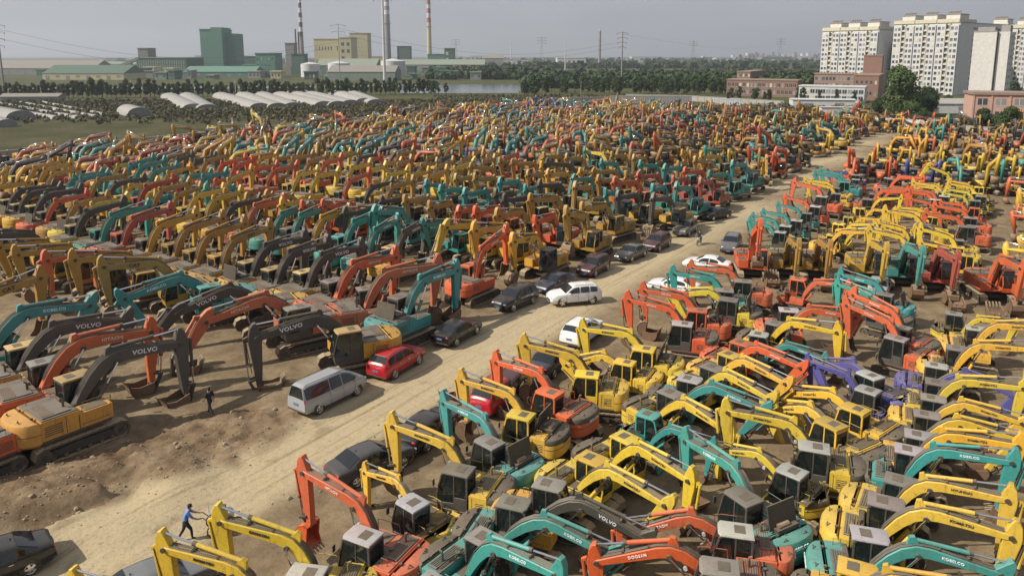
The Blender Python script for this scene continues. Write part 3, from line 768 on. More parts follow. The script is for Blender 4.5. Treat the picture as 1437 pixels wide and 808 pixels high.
# ---- the row of large machines that look towards the camera
FO = 'front-on'
for (px, py, sc_, o_) in ((1052, 388, 'h', dict(s=-95, b=-140, lift=1.8)), (1100, 388, 'c', {}), (1140, 390, 'c', {}), (1212, 394, 'cg', {}), (1258, 400, 'tg', {}), (1302, 407, 'r', {}), (1385, 420, 'h', {}), (1440, 430, 'h', {})):
    x_, y_ = ground(px, py); heroes.append((x_, y_, R(-99), 'L', sc_, dict(dict(s=-97, b=-130, lift=.2), **o_), FO)); reg(x_, y_)
fill_row(75.5, -70, 23.5, 'v', R(-101), 3.7, WF, 'L', 'front-on', gap=.0)
# ---- right yard, middle block: booms stacked towards the road
k = 0
for v in (20, 15.6, 7.2, 3.2, -5, -9, -17.5, -21.5, -30, -34, -42, -46, -54, -58, -66, -70):
    fill_row(v, 83, 131, 'u', R(152) if (k % 2 == 0 or rnd.random() < .4) else AZ_R, 2.95, WS, 'MS', 'middle right', gap=.02); k += 1
# ---- right yard, far block, facing the camera
u = 138; k = 0
while u < 258:
    fill_row(u, -160, 24, 'v', AZ_B + R(10), 3.5, WS if k < 3 else W, 'LM', 'far right', jit=.12, gap=.08)
    u += 8.2; k += 1
# ---- left yard
WL1 = [('c', 8), ('v', 4), ('ho', 2), ('t', 2), ('cg', 2)]
fill_row(18.5, 58, 130, 'v', AZ_F, 3.9, WL1, 'L', L1, gap=.0)
fill_row(33.8, 44, 130, 'v', R(-128), 4.0, WL1, 'L', L2, gap=.0)
fill_row(41, 60, 150, 'v', AZ_F, 3.7, W, 'L', L3, gap=.0)
u = 51.3; k = 0
while u < 274:
    d = u
    az = AZ_F
    if k < 1: fill_row(u, 37, 86, 'v', AZ_F, 3.7, W, 'L', 'left yard', jit=.06, gap=.03)
    fill_row(u, 86 + k * 1.5, 150, 'v', AZ_F + (0 if u < 150 else rnd.uniform(-.3, .3)), 3.7, W, 'L' if u < 150 else 'LM', 'left yard', jit=.05 + .02 * k, gap=.04 + .008 * k)
    fill_row(u, 150, 171, 'v', rnd.uniform(0, 6.28), 4.2, W, 'LM', 'left yard', jit=.9, gap=.22)
    u += 9.3 if u < 150 else 8.2; k += 1
u = 61.5; k = 0
while u < 274:
    vm = 62 + k * 1.2
    fill_row(u, 37 if u < 85 else (34.3 if u < 226 else 30), vm, 'v', AZ_B + R(rnd.uniform(-14, 4)), 3.5, W, 'L' if u < 150 else 'LM', 'left yard', jit=.10 + .01 * k, gap=.02 + .003 * k)
    fill_row(u, vm, 86 + (u - 51) * .16, 'v', AZ_F if rnd.random() < .75 else AZ_B, 3.6, W, 'L' if u < 150 else 'LM', 'left yard', jit=.08 + .012 * k, gap=.02 + .003 * k)
    u += 8.2; k += 1
print('heroes', len(heroes), 'auto', len(auto))

# the 300 nearest get their own object with parts, the rest are one mass
def vis(h):
    px, py = project(h[0], h[1], 1.5); return -25 < px < 1462 and py < 870
hv = heroes
av = sorted([h for h in auto if vis(h)], key=lambda h: math.hypot(h[0], h[1]))
rest0 = [h for h in auto if not vis(h)]
NIND = 300 - len(hv)
indiv = hv + av[:NIND]
rest = av[NIND:] + rest0
ROWTXT = {RA: 'right roadside row', RB: 'second right row', RC: 'third right row', RD: 'fourth right row', 'front-on': 'camera-facing right row',
 L1: 'nearest left row', L2: 'second left row', L3: 'third left row'}
for n_ in names: ROWTXT[n_] = n_ + ' right row'
ORD = ['first', 'second', 'third', 'fourth', 'fifth', 'sixth', 'seventh', 'eighth', 'ninth', 'tenth', 'eleventh', 'twelfth', 'thirteenth', 'fourteenth', 'fifteenth',
       'sixteenth', 'seventeenth', 'eighteenth', 'nineteenth', 'twentieth'] + ['%d%s' % (n, {1: 'st', 2: 'nd', 3: 'rd'}.get(n % 10, 'th')) for n in range(21, 140)]
byrow = {}
for h in indiv:
    key = h[6]
    if key in ('middle right', 'left yard', 'far right'):       # split the big blocks by line of machines
        key = (key, round(h[0] * UX + h[1] * UY if key != 'middle right' else -h[0] * UY + h[1] * UX, -0) // 5)
    byrow.setdefault(key, []).append(h)
lines_left = sorted(k for k in byrow if isinstance(k, tuple) and k[0] == 'left yard')
lines_mid = sorted((k for k in byrow if isinstance(k, tuple) and k[0] == 'middle right'), reverse=True)
lines_far = sorted(k for k in byrow if isinstance(k, tuple) and k[0] == 'far right')
SIZE = {'L': 'large', 'M': 'mid-size', 'S': 'mini'}
made = []
for key, hs in byrow.items():
    rowname = key[0] if isinstance(key, tuple) else key
    along_u = rowname in (RA, RB, RC, RD, 'middle right') or rowname in names
    hs.sort(key=lambda h: (to_uv(h[0], h[1])[0] if along_u else to_uv(h[0], h[1])[1]))
    n = {}
    for i, h in enumerate(hs):
        x, y, az, c, sch, o, row = h; o = dict(o); bp = o.pop('bpaint', 0)
        d = math.hypot(x, y)
        root = excavator(x, y, az, c, sch, dull=(.9 if row.startswith('left') and row != 'left fourth' else (.9 if row in ('far right', 'front-on') else 1)), detail=2 if d < 74 else (1 if d < 90 else 0), **o)
        if bp:
            for ch in root.children:
                if ch.name.startswith('bucket'):
                    ch.data = PAINTED_BUCKET; ch.color = (*Or, 1)
        cn = CNAME[sch]
        look = ' with raised hood' if o.get('hood') else (' with ' + RNAME[sch] if sch in RNAME and d < 74 else '')
        if isinstance(key, tuple) or len((cn + look).replace('-', ' ').split()) > 5: look = look if not isinstance(key, tuple) and 'hood' in look and len(cn.split()) < 2 else ''
        first = '%s %sexcavator%s' % (cn, {'L': 'large ', 'M': '', 'S': 'mini '}[c], look); n[first] = n.get(first, 0) + 1; od = ORD[n[first] - 1]
        if isinstance(key, tuple):
            ln = {'left yard': lines_left, 'middle right': lines_mid, 'far right': lines_far}[key[0]].index(key)
            where = {'left yard': 'left yard line %s', 'middle right': 'packed right block line %s', 'far right': 'far right block line %s'}[key[0]] % ORD[ln]
            lab = '%s, %s such from road, %s' % (first, od, where)
        elif row == 'left fourth': lab = 'large orange excavator beside the black SUV, its bucket at the road edge'
        else: lab = '%s, %s such from %s, %s' % (first, od, 'camera' if along_u else 'road', ROWTXT[row])
        tag(root, ' '.join(lab.split()), 'excavator', {RA: 'excavators in the rows right of the road'}.get(row, 'excavators in the rows left of the road' if row.startswith('left') else 'excavators in the rows right of the road'))
        made.append(root)
# ------------------------------------------------------------------ the mass of machines beyond: one mesh
def lod_template(c, s, b, lift, hood=0):
    q = part_meshes(c, 1); p = CLS[c]
    V = []; Fc = []; mt = []; role = []
    def put(mb, ox, oz, ang, yy, rl):
        o = len(V); ca, sa = math.cos(ang), math.sin(ang)
        V.extend([(ox + x * ca - z * sa, yy + y, oz + x * sa + z * ca) for x, y, z in mb.v])
        for f, m_ in zip(mb.f, mb.m): Fc.append([o + i for i in f]); mt.append(m_)
        role.extend([rl] * len(mb.v))
    s = R(s); b = R(b); a = solve(c, s, b, lift); F = p['F']
    for sy in (-1, 1): put(q['track'], 0, 0, 0, sy * p['ty'], 0)
    for k_ in ('undercarriage', 'body', 'counterweight'): put(q[k_], 0, 0, 0, 0, 0)
    put(q['cab'], 0, 0, 0, 0, 2); put(q['window'], 0, 0, 0, 0, 2)
    K = (F[0] + p['Lb'] * math.cos(a), F[1] + p['Lb'] * math.sin(a)); E = (K[0] + p['Ls'] * math.cos(s), K[1] + p['Ls'] * math.sin(s))
    put(q['boom'], F[0], F[1], a, p['yb'], 1); put(q['stick'], K[0], K[1], s, p['yb'], 1); put(q['bucket'], E[0], E[1], b, p['yb'], 1)
    # arm cylinder as a thin bar, roof plate
    A = (F[0] + .42 * p['Lb'] * math.cos(a) - .3 * p['Lb'] * math.sin(a), F[1] + .42 * p['Lb'] * math.sin(a) + .3 * p['Lb'] * math.cos(a))
    B = (K[0] - .26 * p['Ls'] * math.cos(s), K[1] - .26 * p['Ls'] * math.sin(s))
    cm = MB(); cm.cyl((A[0], 0, A[1]), (B[0], 0, B[1]), .08, n=4, mat='chrome'); put(cm, 0, 0, 0, p['yb'], 1)
    cb = p['cab']; rm = MB(); rm.box(cb[0] - .02, cb[1] - .3, cb[2] - .02, cb[3] + .02, cb[5], cb[5] + .05, 'paint'); put(rm, 0, 0, 0, 0, 3)
    if hood:
        hm = MB(); hm.box(-.05, .03, -p['hw'] * .75, p['hw'] * .75, 0, 1.0, 'grey'); put(hm, p['cab'][0] - .25, p['zh'], 0, 0, 0)
    me = MB(); me.v = V; me.f = [tuple(f) for f in Fc]; me.m = mt
    m2 = me.mesh('tmp', smooth=0)                            # for outward normals
    nv = len(m2.vertices); co = np.empty(nv * 3); m2.vertices.foreach_get('co', co)
    li = np.empty(len(m2.loops), int); m2.loops.foreach_get('vertex_index', li)
    ls = np.empty(len(m2.polygons), int); m2.polygons.foreach_get('loop_start', ls)
    lt = np.empty(len(m2.polygons), int); m2.polygons.foreach_get('loop_total', lt)
    mi = np.empty(len(m2.polygons), int); m2.polygons.foreach_get('material_index', mi)
    names_ = [m_.name for m_ in m2.materials]
    order = {M['paint'].name: 0, M['dark'].name: 1, M['track'].name: 2, M['rust'].name: 3, M['grey'].name: 4, M['glass'].name: 5, M['chrome'].name: 6}
    mi = np.array([order[names_[i]] for i in mi])
    bpy.data.meshes.remove(m2)
    return co.reshape(-1, 3), li, ls, lt, mi, np.array(role)
rt = random.Random(5)
TPL = {c: [lod_template(c, rt.gauss(-96, 6), rt.gauss(-125, 12), abs(rt.gauss(.15, .3)), hood=(k % 5 == 0)) for k in range(6)] +
          [lod_template(c, rt.uniform(-125, -50), rt.uniform(-160, -100), rt.uniform(0, 2.4), hood=(k % 3 == 0)) for k in range(5)] for c in CLS}
VV, LI, LS, LT, MI, CC = [], [], [], [], [], []
vo = lo = 0
for (x, y, az, c, sch, o, row) in rest:
    co, li, ls, lt, mi, role = rt.choice(TPL[c])
    k = o.get('k', 1); ca, sa = math.cos(az) * k, math.sin(az) * k
    P = np.column_stack((x + co[:, 0] * ca - co[:, 1] * sa, y + co[:, 0] * sa + co[:, 1] * ca, co[:, 2] * k))
    body, boomc, cabc, roofc = SCH[sch][:4]; dl = (.86 - .2 * rt.random()) if row.startswith('left') else .92
    roofc = Gr if roofc == Gy else roofc
    fade = rt.random() * .12
    cols = np.array([[dl * (ch * (1 - fade) * rt.uniform(.85, 1.08) + .2 * fade) for ch in q_] + [1] for q_ in (body, boomc, cabc, roofc)])
    if body == boomc: cols[1] = cols[0]
    VV.append(P); LI.append(li + vo); LS.append(ls + lo); LT.append(lt); MI.append(mi); CC.append(cols[role])
    vo += len(P); lo += len(li)
me = bpy.data.meshes.new('parked_excavators')
VV = np.concatenate(VV); LI = np.concatenate(LI); LS = np.concatenate(LS); LT = np.concatenate(LT); MI = np.concatenate(MI); CC = np.concatenate(CC)
me.vertices.add(len(VV)); me.vertices.foreach_set('co', VV.ravel())
me.loops.add(len(LI)); me.loops.foreach_set('vertex_index', LI.astype(np.int32))
me.polygons.add(len(LS)); me.polygons.foreach_set('loop_start', LS.astype(np.int32)); me.polygons.foreach_set('loop_total', LT.astype(np.int32))
for k_ in ('paint_attr', 'dark', 'track', 'rust', 'grey', 'glass', 'chrome'): me.materials.append(M[k_])
me.polygons.foreach_set('material_index', MI.astype(np.int32))
at = me.color_attributes.new('Col', 'FLOAT_COLOR', 'POINT'); at.data.foreach_set('color', CC.ravel().astype(np.float32))
me.update(calc_edges=True); me.validate()
far = link('excavator_mass', me)
tag(far, 'mass of hundreds of excavators of all colours packed across the far yard', 'excavators', kind='stuff')
print('rest', len(rest), 'verts', len(VV))
# ------------------------------------------------------------------ ground
def smooth(a, b, x):
    t = min(1, max(0, (x - a) / (b - a))); return t * t * (3 - 2 * t)
def seg_dist(px, py, a, b):
    vx, vy = b[0] - a[0], b[1] - a[1]; t = max(0, min(1, ((px - a[0]) * vx + (py - a[1]) * vy) / (vx * vx + vy * vy + 1e-9)))
    return math.hypot(px - a[0] - vx * t, py - a[1] - vy * t)
def poly_dist(px, py, P): return min(seg_dist(px, py, a, b) for a, b in zip(P, P[1:]))
def inside(px, py, P):
    c = False
    for (x0, y0), (x1, y1) in zip(P, P[1:] + P[:1]):
        if (y0 > py) != (y1 > py) and px < (x1 - x0) * (py - y0) / (y1 - y0) + x0: c = not c
    return c
CREST = [ground(*q) for q in ((-120, 762), (0, 736), (60, 716), (112, 703), (165, 699))]
TOE = [ground(*q) for q in ((-120, 830), (10, 780), (72, 752), (120, 726), (165, 700))]
BANK = CREST + TOE[::-1]
SOIL = [ground(*q) for q in ((-150, 800), (70, 752), (165, 700), (235, 680), (330, 650), (400, 612), (425, 575), (330, 575), (230, 590), (120, 640), (-20, 670), (-150, 700))]
def relief(x, y):
    n = mnoise.noise(Vector((x * .35, y * .35, 0))) * .07 + mnoise.noise(Vector((x * 1.4, y * 1.4, 3))) * .03
    u, v = to_uv(x, y)
    if 28.5 < v < 33.8: n *= .35
    ruts = 0
    if -30 < x < 6 and 20 < y < 62:
        ds = poly_dist(x, y, SOIL + SOIL[:1]); ins = inside(x, y, SOIL); k = smooth(-1.5, 1.5, ds if ins else -ds)
        n += k * (mnoise.fractal(Vector((x * .9, y * .9, 1)), 1.0, 2.0, 5) * .22 + abs(mnoise.noise(Vector((x * 3.2, y * 3.2, 5)))) * .2 - abs(mnoise.noise(Vector((to_uv(x, y)[0] * .25, to_uv(x, y)[1] * 1.6, 8)))) * .22 + .05)
        dc = poly_dist(x, y, CREST); dt = poly_dist(x, y, TOE)
        ht = min(.85, .42 * math.hypot(*(np.array(min(TOE, key=lambda p: math.hypot(p[0] - x, p[1] - y))) - np.array(min(CREST, key=lambda p: math.hypot(p[0] - x, p[1] - y))))) + .0)
        if inside(x, y, BANK): n = n * .5 + .9 * smooth(0, 1, dt / (dt + dc + 1e-6)) * smooth(0, .9, dc + dt)
        elif dc < 5.5 and to_uv(x, y)[1] > 30:
            end = seg_dist(x, y, CREST[-1], (CREST[-1][0] + .01, CREST[-1][1]))
            n += .9 * (1 - smooth(0, 5.5, dc)) * smooth(.3, 4.0, end)
    return n
def axis(lo, hi, f0, f1, fine, far):
    a = [f0]
    while a[-1] < f1: a.append(a[-1] + fine)
    st = fine
    b = a[-1:]
    while b[-1] < hi: st = min(far, st * 1.25); b.append(b[-1] + st)
    st = fine; c = [f0]
    while c[-1] > lo: st = min(far, st * 1.25); c.append(c[-1] - st)
    return sorted(set(c[1:] + a + b[1:]))
xs = axis(-150, 260, -30, 0, .2, 9); ys = axis(12, 395, 25, 52, .2, 9)
YARD = [uv(-25, 177), uv(312, 180), uv(300, 120), uv(318, 40), uv(268, 20), uv(262, -70), uv(120, -190), uv(-60, -60)]
V = []; soil = []; road = []
for y in ys:
    for x in xs:
        z = relief(x, y); u, v = to_uv(x, y)
        
        V.append((x, y, z + .10 if inside(x, y, YARD) else -.3))
        d = (poly_dist(x, y, SOIL + SOIL[:1]) * (1 if inside(x, y, SOIL) else -1)) if (-40 < x < 12 and 18 < y < 70) else -9
        soil.append(smooth(-1.2, 1.0, d + mnoise.noise(Vector((x * .8, y * .8, 9))) * 1.2))
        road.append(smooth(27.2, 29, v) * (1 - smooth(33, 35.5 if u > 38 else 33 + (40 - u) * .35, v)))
nx = len(xs); F = [(j * nx + i, j * nx + i + 1, (j + 1) * nx + i + 1, (j + 1) * nx + i) for j in range(len(ys) - 1) for i in range(nx - 1)]
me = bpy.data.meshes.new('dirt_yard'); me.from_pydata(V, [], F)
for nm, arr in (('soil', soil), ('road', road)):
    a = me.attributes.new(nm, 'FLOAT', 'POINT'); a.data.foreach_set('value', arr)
me.polygons.foreach_set('use_smooth', [True] * len(F))
m, nt, b = new_mat('packed_dirt')
pos = nt.nodes.new('ShaderNodeNewGeometry').outputs['Position']
mp = nt.nodes.new('ShaderNodeMapping'); nt.links.new(pos, mp.inputs['Vector']); mp.inputs['Rotation'].default_value = (0, 0, -ROAD_AZ)
mp2 = nt.nodes.new('ShaderNodeMapping'); nt.links.new(mp.outputs[0], mp2.inputs['Vector']); mp2.inputs['Scale'].default_value = (.035, 1.1, 1)
big = noise_tex(nt, pos, .09, 4); mid = noise_tex(nt, pos, .55, 6, .7); fine = noise_tex(nt, pos, 5, 6, .75)
streak = noise_tex(nt, mp2.outputs[0], 1.4, 6, .7)
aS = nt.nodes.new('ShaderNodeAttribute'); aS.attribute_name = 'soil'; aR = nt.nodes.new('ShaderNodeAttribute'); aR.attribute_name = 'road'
dirt = ramp(nt, mid, [(.3, (.12, .088, .053)), (.5, (.20, .152, .093)), (.7, (.29, .228, .142))])  # yard dirt coloured darker to stand in for shade between the machines
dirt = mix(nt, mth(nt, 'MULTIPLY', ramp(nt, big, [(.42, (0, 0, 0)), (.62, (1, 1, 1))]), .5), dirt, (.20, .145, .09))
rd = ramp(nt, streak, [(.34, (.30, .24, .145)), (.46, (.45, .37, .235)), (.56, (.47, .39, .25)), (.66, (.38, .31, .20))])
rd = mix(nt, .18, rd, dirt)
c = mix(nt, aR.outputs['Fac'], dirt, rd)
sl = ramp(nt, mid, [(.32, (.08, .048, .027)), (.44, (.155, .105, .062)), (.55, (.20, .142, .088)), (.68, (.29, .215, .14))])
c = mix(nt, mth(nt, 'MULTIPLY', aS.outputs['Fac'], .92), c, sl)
peb = ramp(nt, fine, [(.30, (.50, .48, .45)), (.44, (1, 1, 1)), (.70, (1.12, 1.10, 1.08))])
c = mix(nt, 1.0, c, peb, 'MULTIPLY')
# oil and water stains of their own shape
st = noise_tex(nt, pos, .33, 3, .5)
c = mix(nt, mth(nt, 'MULTIPLY', ramp(nt, st, [(.63, (0, 0, 0)), (.70, (1, 1, 1))]), .45), c, (.13, .09, .06))
nt.links.new(c, b.inputs['Base Color']); b.inputs['Roughness'].default_value = .95; b.inputs['Specular IOR Level'].default_value = .15
hsum = mth(nt, 'ADD', mth(nt, 'MULTIPLY', mid, 1.2), mth(nt, 'ADD', mth(nt, 'MULTIPLY', streak, .5), mth(nt, 'MULTIPLY', fine, .35)))
bump(nt, b, hsum, .9, .10)
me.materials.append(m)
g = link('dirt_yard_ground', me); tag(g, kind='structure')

def flat(name, pts, z, mat, kind='structure', sub=1):
    me = bpy.data.meshes.new(name); me.from_pydata([(x, y, z) for x, y in pts], [], [tuple(range(len(pts)))])
    me.materials.append(mat); o = link(name, me); tag(o, kind=kind); return o
def veg_mat(name, cols, s1=.02, s2=.3, rough=.95):
    m, nt, b = new_mat(name); pos = nt.nodes.new('ShaderNodeNewGeometry').outputs['Position']
    n1 = noise_tex(nt, pos, s1, 6, .65); n2 = noise_tex(nt, pos, s2, 5, .7)
    c = ramp(nt, n1, [(.3 + .4 * k / (len(cols) - 1), cc) for k, cc in enumerate(cols)])
    c = mix(nt, 1.0, c, ramp(nt, n2, [(.3, (.6, .62, .58)), (.7, (1.2, 1.18, 1.1))]), 'MULTIPLY')
    nt.links.new(c, b.inputs['Base Color']); b.inputs['Roughness'].default_value = rough; b.inputs['Specular IOR Level'].default_value = .1
    bump(nt, b, n2, .8, .5); return m
M['land'] = veg_mat('scrub_land', [(.055, .065, .028), (.10, .095, .05), (.075, .09, .035), (.16, .13, .085)], .012, .25)
M['grass'] = veg_mat('rough_grass', [(.045, .05, .025), (.075, .075, .036), (.115, .10, .06)], .05, .6)
flat('ground', [(-9500, -400), (9500, -400), (9500, 10500), (-9500, 10500)], -.2, M['land'])
flat('grass_field', [ground(-200, 232), ground(-200, 158), ground(150, 141), ground(520, 139), ground(720, 141), uv(300, 180), uv(40, 178)], -.1, M['grass'])
m, nt, b = new_mat('river_water'); b.inputs['Base Color'].default_value = (.07, .085, .085, 1); b.inputs['Roughness'].default_value = .12
pos = nt.nodes.new('ShaderNodeNewGeometry').outputs['Position']; bump(nt, b, noise_tex(nt, pos, .4, 3), .15, .1); M['water'] = m
flat('river', [ground(560, 131), ground(752, 130.5), ground(762, 118.5), ground(560, 118.5)], -.08, m)
M['concrete'] = paint_like('concrete', const((.36, .35, .33)), rough=.85, dust=.2)
M['white'] = paint_like('white_render', const((.62, .62, .60)), rough=.8, dust=.2)
M['canal'] = veg_mat('paved_grey', [(.2, .195, .18), (.3, .29, .27)], .1, .5)
flat('road', [ground(-100, 128), ground(-100, 124), ground(400, 121), ground(560, 119), ground(560, 121.5), ground(400, 124)], -.05, M['canal'])
flat('path', [ground(640, 138), ground(640, 136), ground(1160, 151.5), ground(1230, 158), ground(1230, 162), ground(1160, 155)], -.05, M['canal'])

# ------------------------------------------------------------------ foliage
def leaf_mat(name, c0, c1):
    m, nt, b = new_mat(name)
    geo = nt.nodes.new('ShaderNodeNewGeometry'); n = noise_tex(nt, geo.outputs['Position'], .5, 3)
    oi = nt.nodes.new('ShaderNodeObjectInfo').outputs['Random']
    c = ramp(nt, n, [(.3, c0), (.7, c1)])
    c = mix(nt, mth(nt, 'MULTIPLY', oi, .4), c, tuple(x * .7 for x in c0))
    c = mix(nt, mth(nt, 'MULTIPLY', geo.outputs['Random Per Island'], .5), c, tuple(x * 1.5 for x in c1))
    nt.links.new(c, b.inputs['Base Color']); b.inputs['Roughness'].default_value = .7; b.inputs['Specular IOR Level'].default_value = .2
    b.inputs['Subsurface Weight'].default_value = 0
    return m
M['leaf'] = leaf_mat('leaves', (.032, .055, .016), (.065, .10, .03))
M['leaf2'] = leaf_mat('dark_leaves', (.022, .042, .016), (.045, .07, .026))
M['scrubleaf'] = leaf_mat('scrub_leaves', (.06, .062, .03), (.12, .108, .058))
M['bark'] = simple('bark', (.09, .07, .05), .9)
def leaf_cloud(centres, n, size, rng, mat):
    """centres: list of (c, radii); leaf-sized faces spread through and over each lump"""
    vs = []; fs = []
    for k in range(n):
        c, r = rng.choice(centres)
        while True:
            d = Vector((rng.gauss(0, 1), rng.gauss(0, 1), rng.gauss(0, 1)))
            if d.length > .1: break
        d.normalize(); t = rng.random() ** .35
        p = Vector(c) + Vector((d.x * r[0], d.y * r[1], d.z * r[2])) * t * rng.uniform(.85, 1.12)
        nrm = (d + Vector((rng.gauss(0, .5), rng.gauss(0, .5), rng.gauss(0, .5)))).normalized(); a = nrm.orthogonal().normalized(); b2 = nrm.cross(a)
        s = size * rng.uniform(.6, 1.4); o = len(vs); an = rng.random() * 6.28
        a, b2 = a * math.cos(an) + b2 * math.sin(an), b2 * math.cos(an) - a * math.sin(an)
        vs += [tuple(p - a * s), tuple(p + b2 * s * .55 + nrm * s * .1), tuple(p + a * s), tuple(p - b2 * s * .55 + nrm * s * .1)]
        fs.append((o, o + 1, o + 2, o + 3))
    me = bpy.data.meshes.new('crown'); me.from_pydata(vs, [], fs); me.materials.append(mat); return me
def tree_kind(h, w, seed, n, size, mat, lumps=9, low=.28):
    rng = random.Random(seed); cs = []
    for k in range(lumps):
        t = k / (lumps - 1); z = h * (low + (1 - low) * .9 * t + rng.uniform(-.04, .04)); rr = w * .5 * math.sin(math.pi * min(.93, .22 + .72 * t)) ; a = rng.random() * 6.28 + k * 2.4
        o = rr * rng.uniform(.25, .6); lr = w * rng.uniform(.17, .27)
        cs.append(((o * math.cos(a), o * math.sin(a), min(z, h - lr * .8)), (lr, lr, lr * .85)))
    crown = leaf_cloud(cs, n, size, rng, mat)
    b = MB(); b.tube([(0, 0, -.2), (.02 * h, 0, h * .2), (0, .02 * h, h * .45), (0, 0, h * .75)], [h * .03, h * .024, h * .016, h * .005], 7, 'bark')
    for c, r in cs[:6]: b.tube([(0, 0, h * .25), (c[0] * .5, c[1] * .5, (h * .25 + c[2]) * .5), c], [h * .012, h * .008, h * .003], 5, 'bark')
    SL = b.mesh('trunk'); return crown, SL
TK = [tree_kind(9, 5.2, 11, 1500, .30, M['leaf2']), tree_kind(8, 4.6, 12, 1300, .30, M['leaf2']), tree_kind(10, 5.6, 13, 1500, .33, M['leaf2'], 10), tree_kind(8.5, 6.5, 14, 1500, .33, M['leaf'], 10)]
BIG = [tree_kind(12, 12, 21, 7000, .36, M['leaf'], 16, .22), tree_kind(10, 9, 22, 5000, .34, M['leaf2'], 13, .2)]
def tree(k, x, y, s, lab, group, kinds=TK, cat='tree'):
    cr, tr = kinds[k]; t = empty('tree', (x, y, -.15), random.random() * 6.28); t.scale = (s, s, s * random.uniform(.9, 1.1))
    link('crown', cr, t); link('trunk', tr, t); tag(t, lab, cat, group); return t
rng = random.Random(3)
for k in range(96):                                  # tree line along the road in front of the factory
    f = k / 95; px = -25 + 640 * f; py = 139 - 7 * f + rng.uniform(-.5, .5)
    x, y = ground(px, py); tree(rng.choice((0, 1, 2)), x, y, rng.uniform(.7, 1.05), 'dark green tree in the long line before the factory', 'tree line before the factory')
for k in range(60):
    f = k / 59; px = -25 + 640 * f + rng.uniform(-5, 5); py = 133 - 6.5 * f + rng.uniform(-1, 1)
    x, y = ground(px, py); tree(rng.choice((0, 2, 3)), x, y, rng.uniform(.5, .75), 'dark green tree in the long line before the factory', 'tree line before the factory')
for k in range(70):                                  # grove beyond the yard, right of the river
    px = 735 + rng.random() * 290; py = 135 - rng.random() * 8; x, y = ground(px, py)
    tree(rng.choice((0, 1, 2, 3)), x, y, rng.uniform(.8, 1.15), 'dark green tree in the grove right of the river', 'grove right of the river')
for k in range(26):
    px = 1020 + rng.random() * 200; py = 140 + rng.random() * 6; x, y = ground(px, py)
    tree(rng.choice((0, 1, 3)), x, y, rng.uniform(.55, .8), 'small street tree in front of the brick school', 'street trees before the school')
tree(0, *ground(626, 132), .75, 'lone round tree at the left end of the river', None)
for i, (px, py, s, kk, lab) in enumerate(((1262, 164, 1.45, 0, 'big spreading green tree in front of the brick school wing'), (1300, 161, 1.1, 1, 'broad green tree right of the big spreading one'),
        (1232, 160, .62, 1, 'small bushy tree left of the big spreading one'), (1285, 172, .6, 0, 'low bushy tree beside the white shed roof'), (1378, 186, .75, 1, 'round tree in front of the pink building, left one'), (1412, 190, .62, 0, 'round tree in front of the pink building, right one'),
        (1372, 150, .9, 1, 'dark tree between the bare tower and pink building'), (1420, 147, .95, 1, 'dark tree behind the pink building roof'), (1330, 152, .6, 1, 'dark tree at the foot of the bare tower'))):
    tree(kk, *ground(px, py), s, lab, 'trees by the school and pink building', BIG)
# woods far off and scrub: things nobody could count
def wood(name, area, n, h, size, mat, lab, seed=1, z=-.2):
    rng = random.Random(seed); vs = []; fs = []
    for k in range(n):
        px, py = area(rng); x, y = ground(px, py); s = size * (1 + math.hypot(x, y) / 900)
        hh = h * rng.uniform(.5, 1.1); r = hh * .5
        for j in range(16):
            d = Vector((rng.gauss(0, 1), rng.gauss(0, 1), rng.gauss(0, 1))).normalized(); p = Vector((x, y, z + hh * .5)) + Vector((d.x * r, d.y * r, d.z * hh * .5))
            nn = (d + Vector((rng.gauss(0, .4), rng.gauss(0, .4), rng.gauss(0, .4)))).normalized(); a = nn.orthogonal().normalized(); b2 = nn.cross(a); o = len(vs); q = s * rng.uniform(.7, 1.3) * hh / h
            vs += [tuple(p - a * q), tuple(p + b2 * q * .8), tuple(p + a * q), tuple(p - b2 * q * .8)]; fs.append((o, o + 1, o + 2, o + 3))
    me = bpy.data.meshes.new(name); me.from_pydata(vs, [], fs); me.materials.append(mat)
    o = link(name, me); tag(o, lab, 'woods' if 'wood' in name else 'scrub', kind='stuff'); return o
wood('woods', lambda r: (r.uniform(735, 1235), r.uniform(106, 124)), 1500, 7.5, 1.3, M['leaf2'], 'dark woods spreading behind the river and school', 4)
wood('woods', lambda r: (r.uniform(600, 775), r.uniform(101, 112)), 520, 8, 1.5, M['leaf2'], 'wooded far bank of the river', 14)
wood('woods', lambda r: (r.uniform(600, 1150), r.choice((87, 91, 96)) + r.uniform(-.8, .8)), 520, 9, 2.2, M['leaf2'], 'thin lines of trees between far fields', 15)
wood('woods', lambda r: (r.uniform(-40, 640), 112 + r.gauss(0, 3)), 420, 4.5, 1.3, M['leaf2'], 'patchy woods among the factory sheds', 5) if False else None
wood('scrub', lambda r: (r.uniform(-30, 640), 141 + 34 * r.random() * (1 - .6 * r.random())), 4200, 1.3, .34, M['scrubleaf'], 'rough scrub in the field left of the yard wall', 6)
wood('scrub', lambda r: (r.uniform(960, 1240), r.uniform(150, 163)), 700, 2.2, .35, M['scrubleaf'], 'green creeper and scrub along the yard far edge', 7)
wood('scrub', lambda r: (r.uniform(610, 960), r.uniform(134, 143)), 900, 1.4, .3, M['scrubleaf'], 'scrub on the bank between yard and river', 8)
wood('scrub', lambda r: (r.uniform(1200, 1437), r.uniform(170, 188)), 500, 2.0, .35, M['scrubleaf'], 'scrub at the foot of the white compound walls', 9)

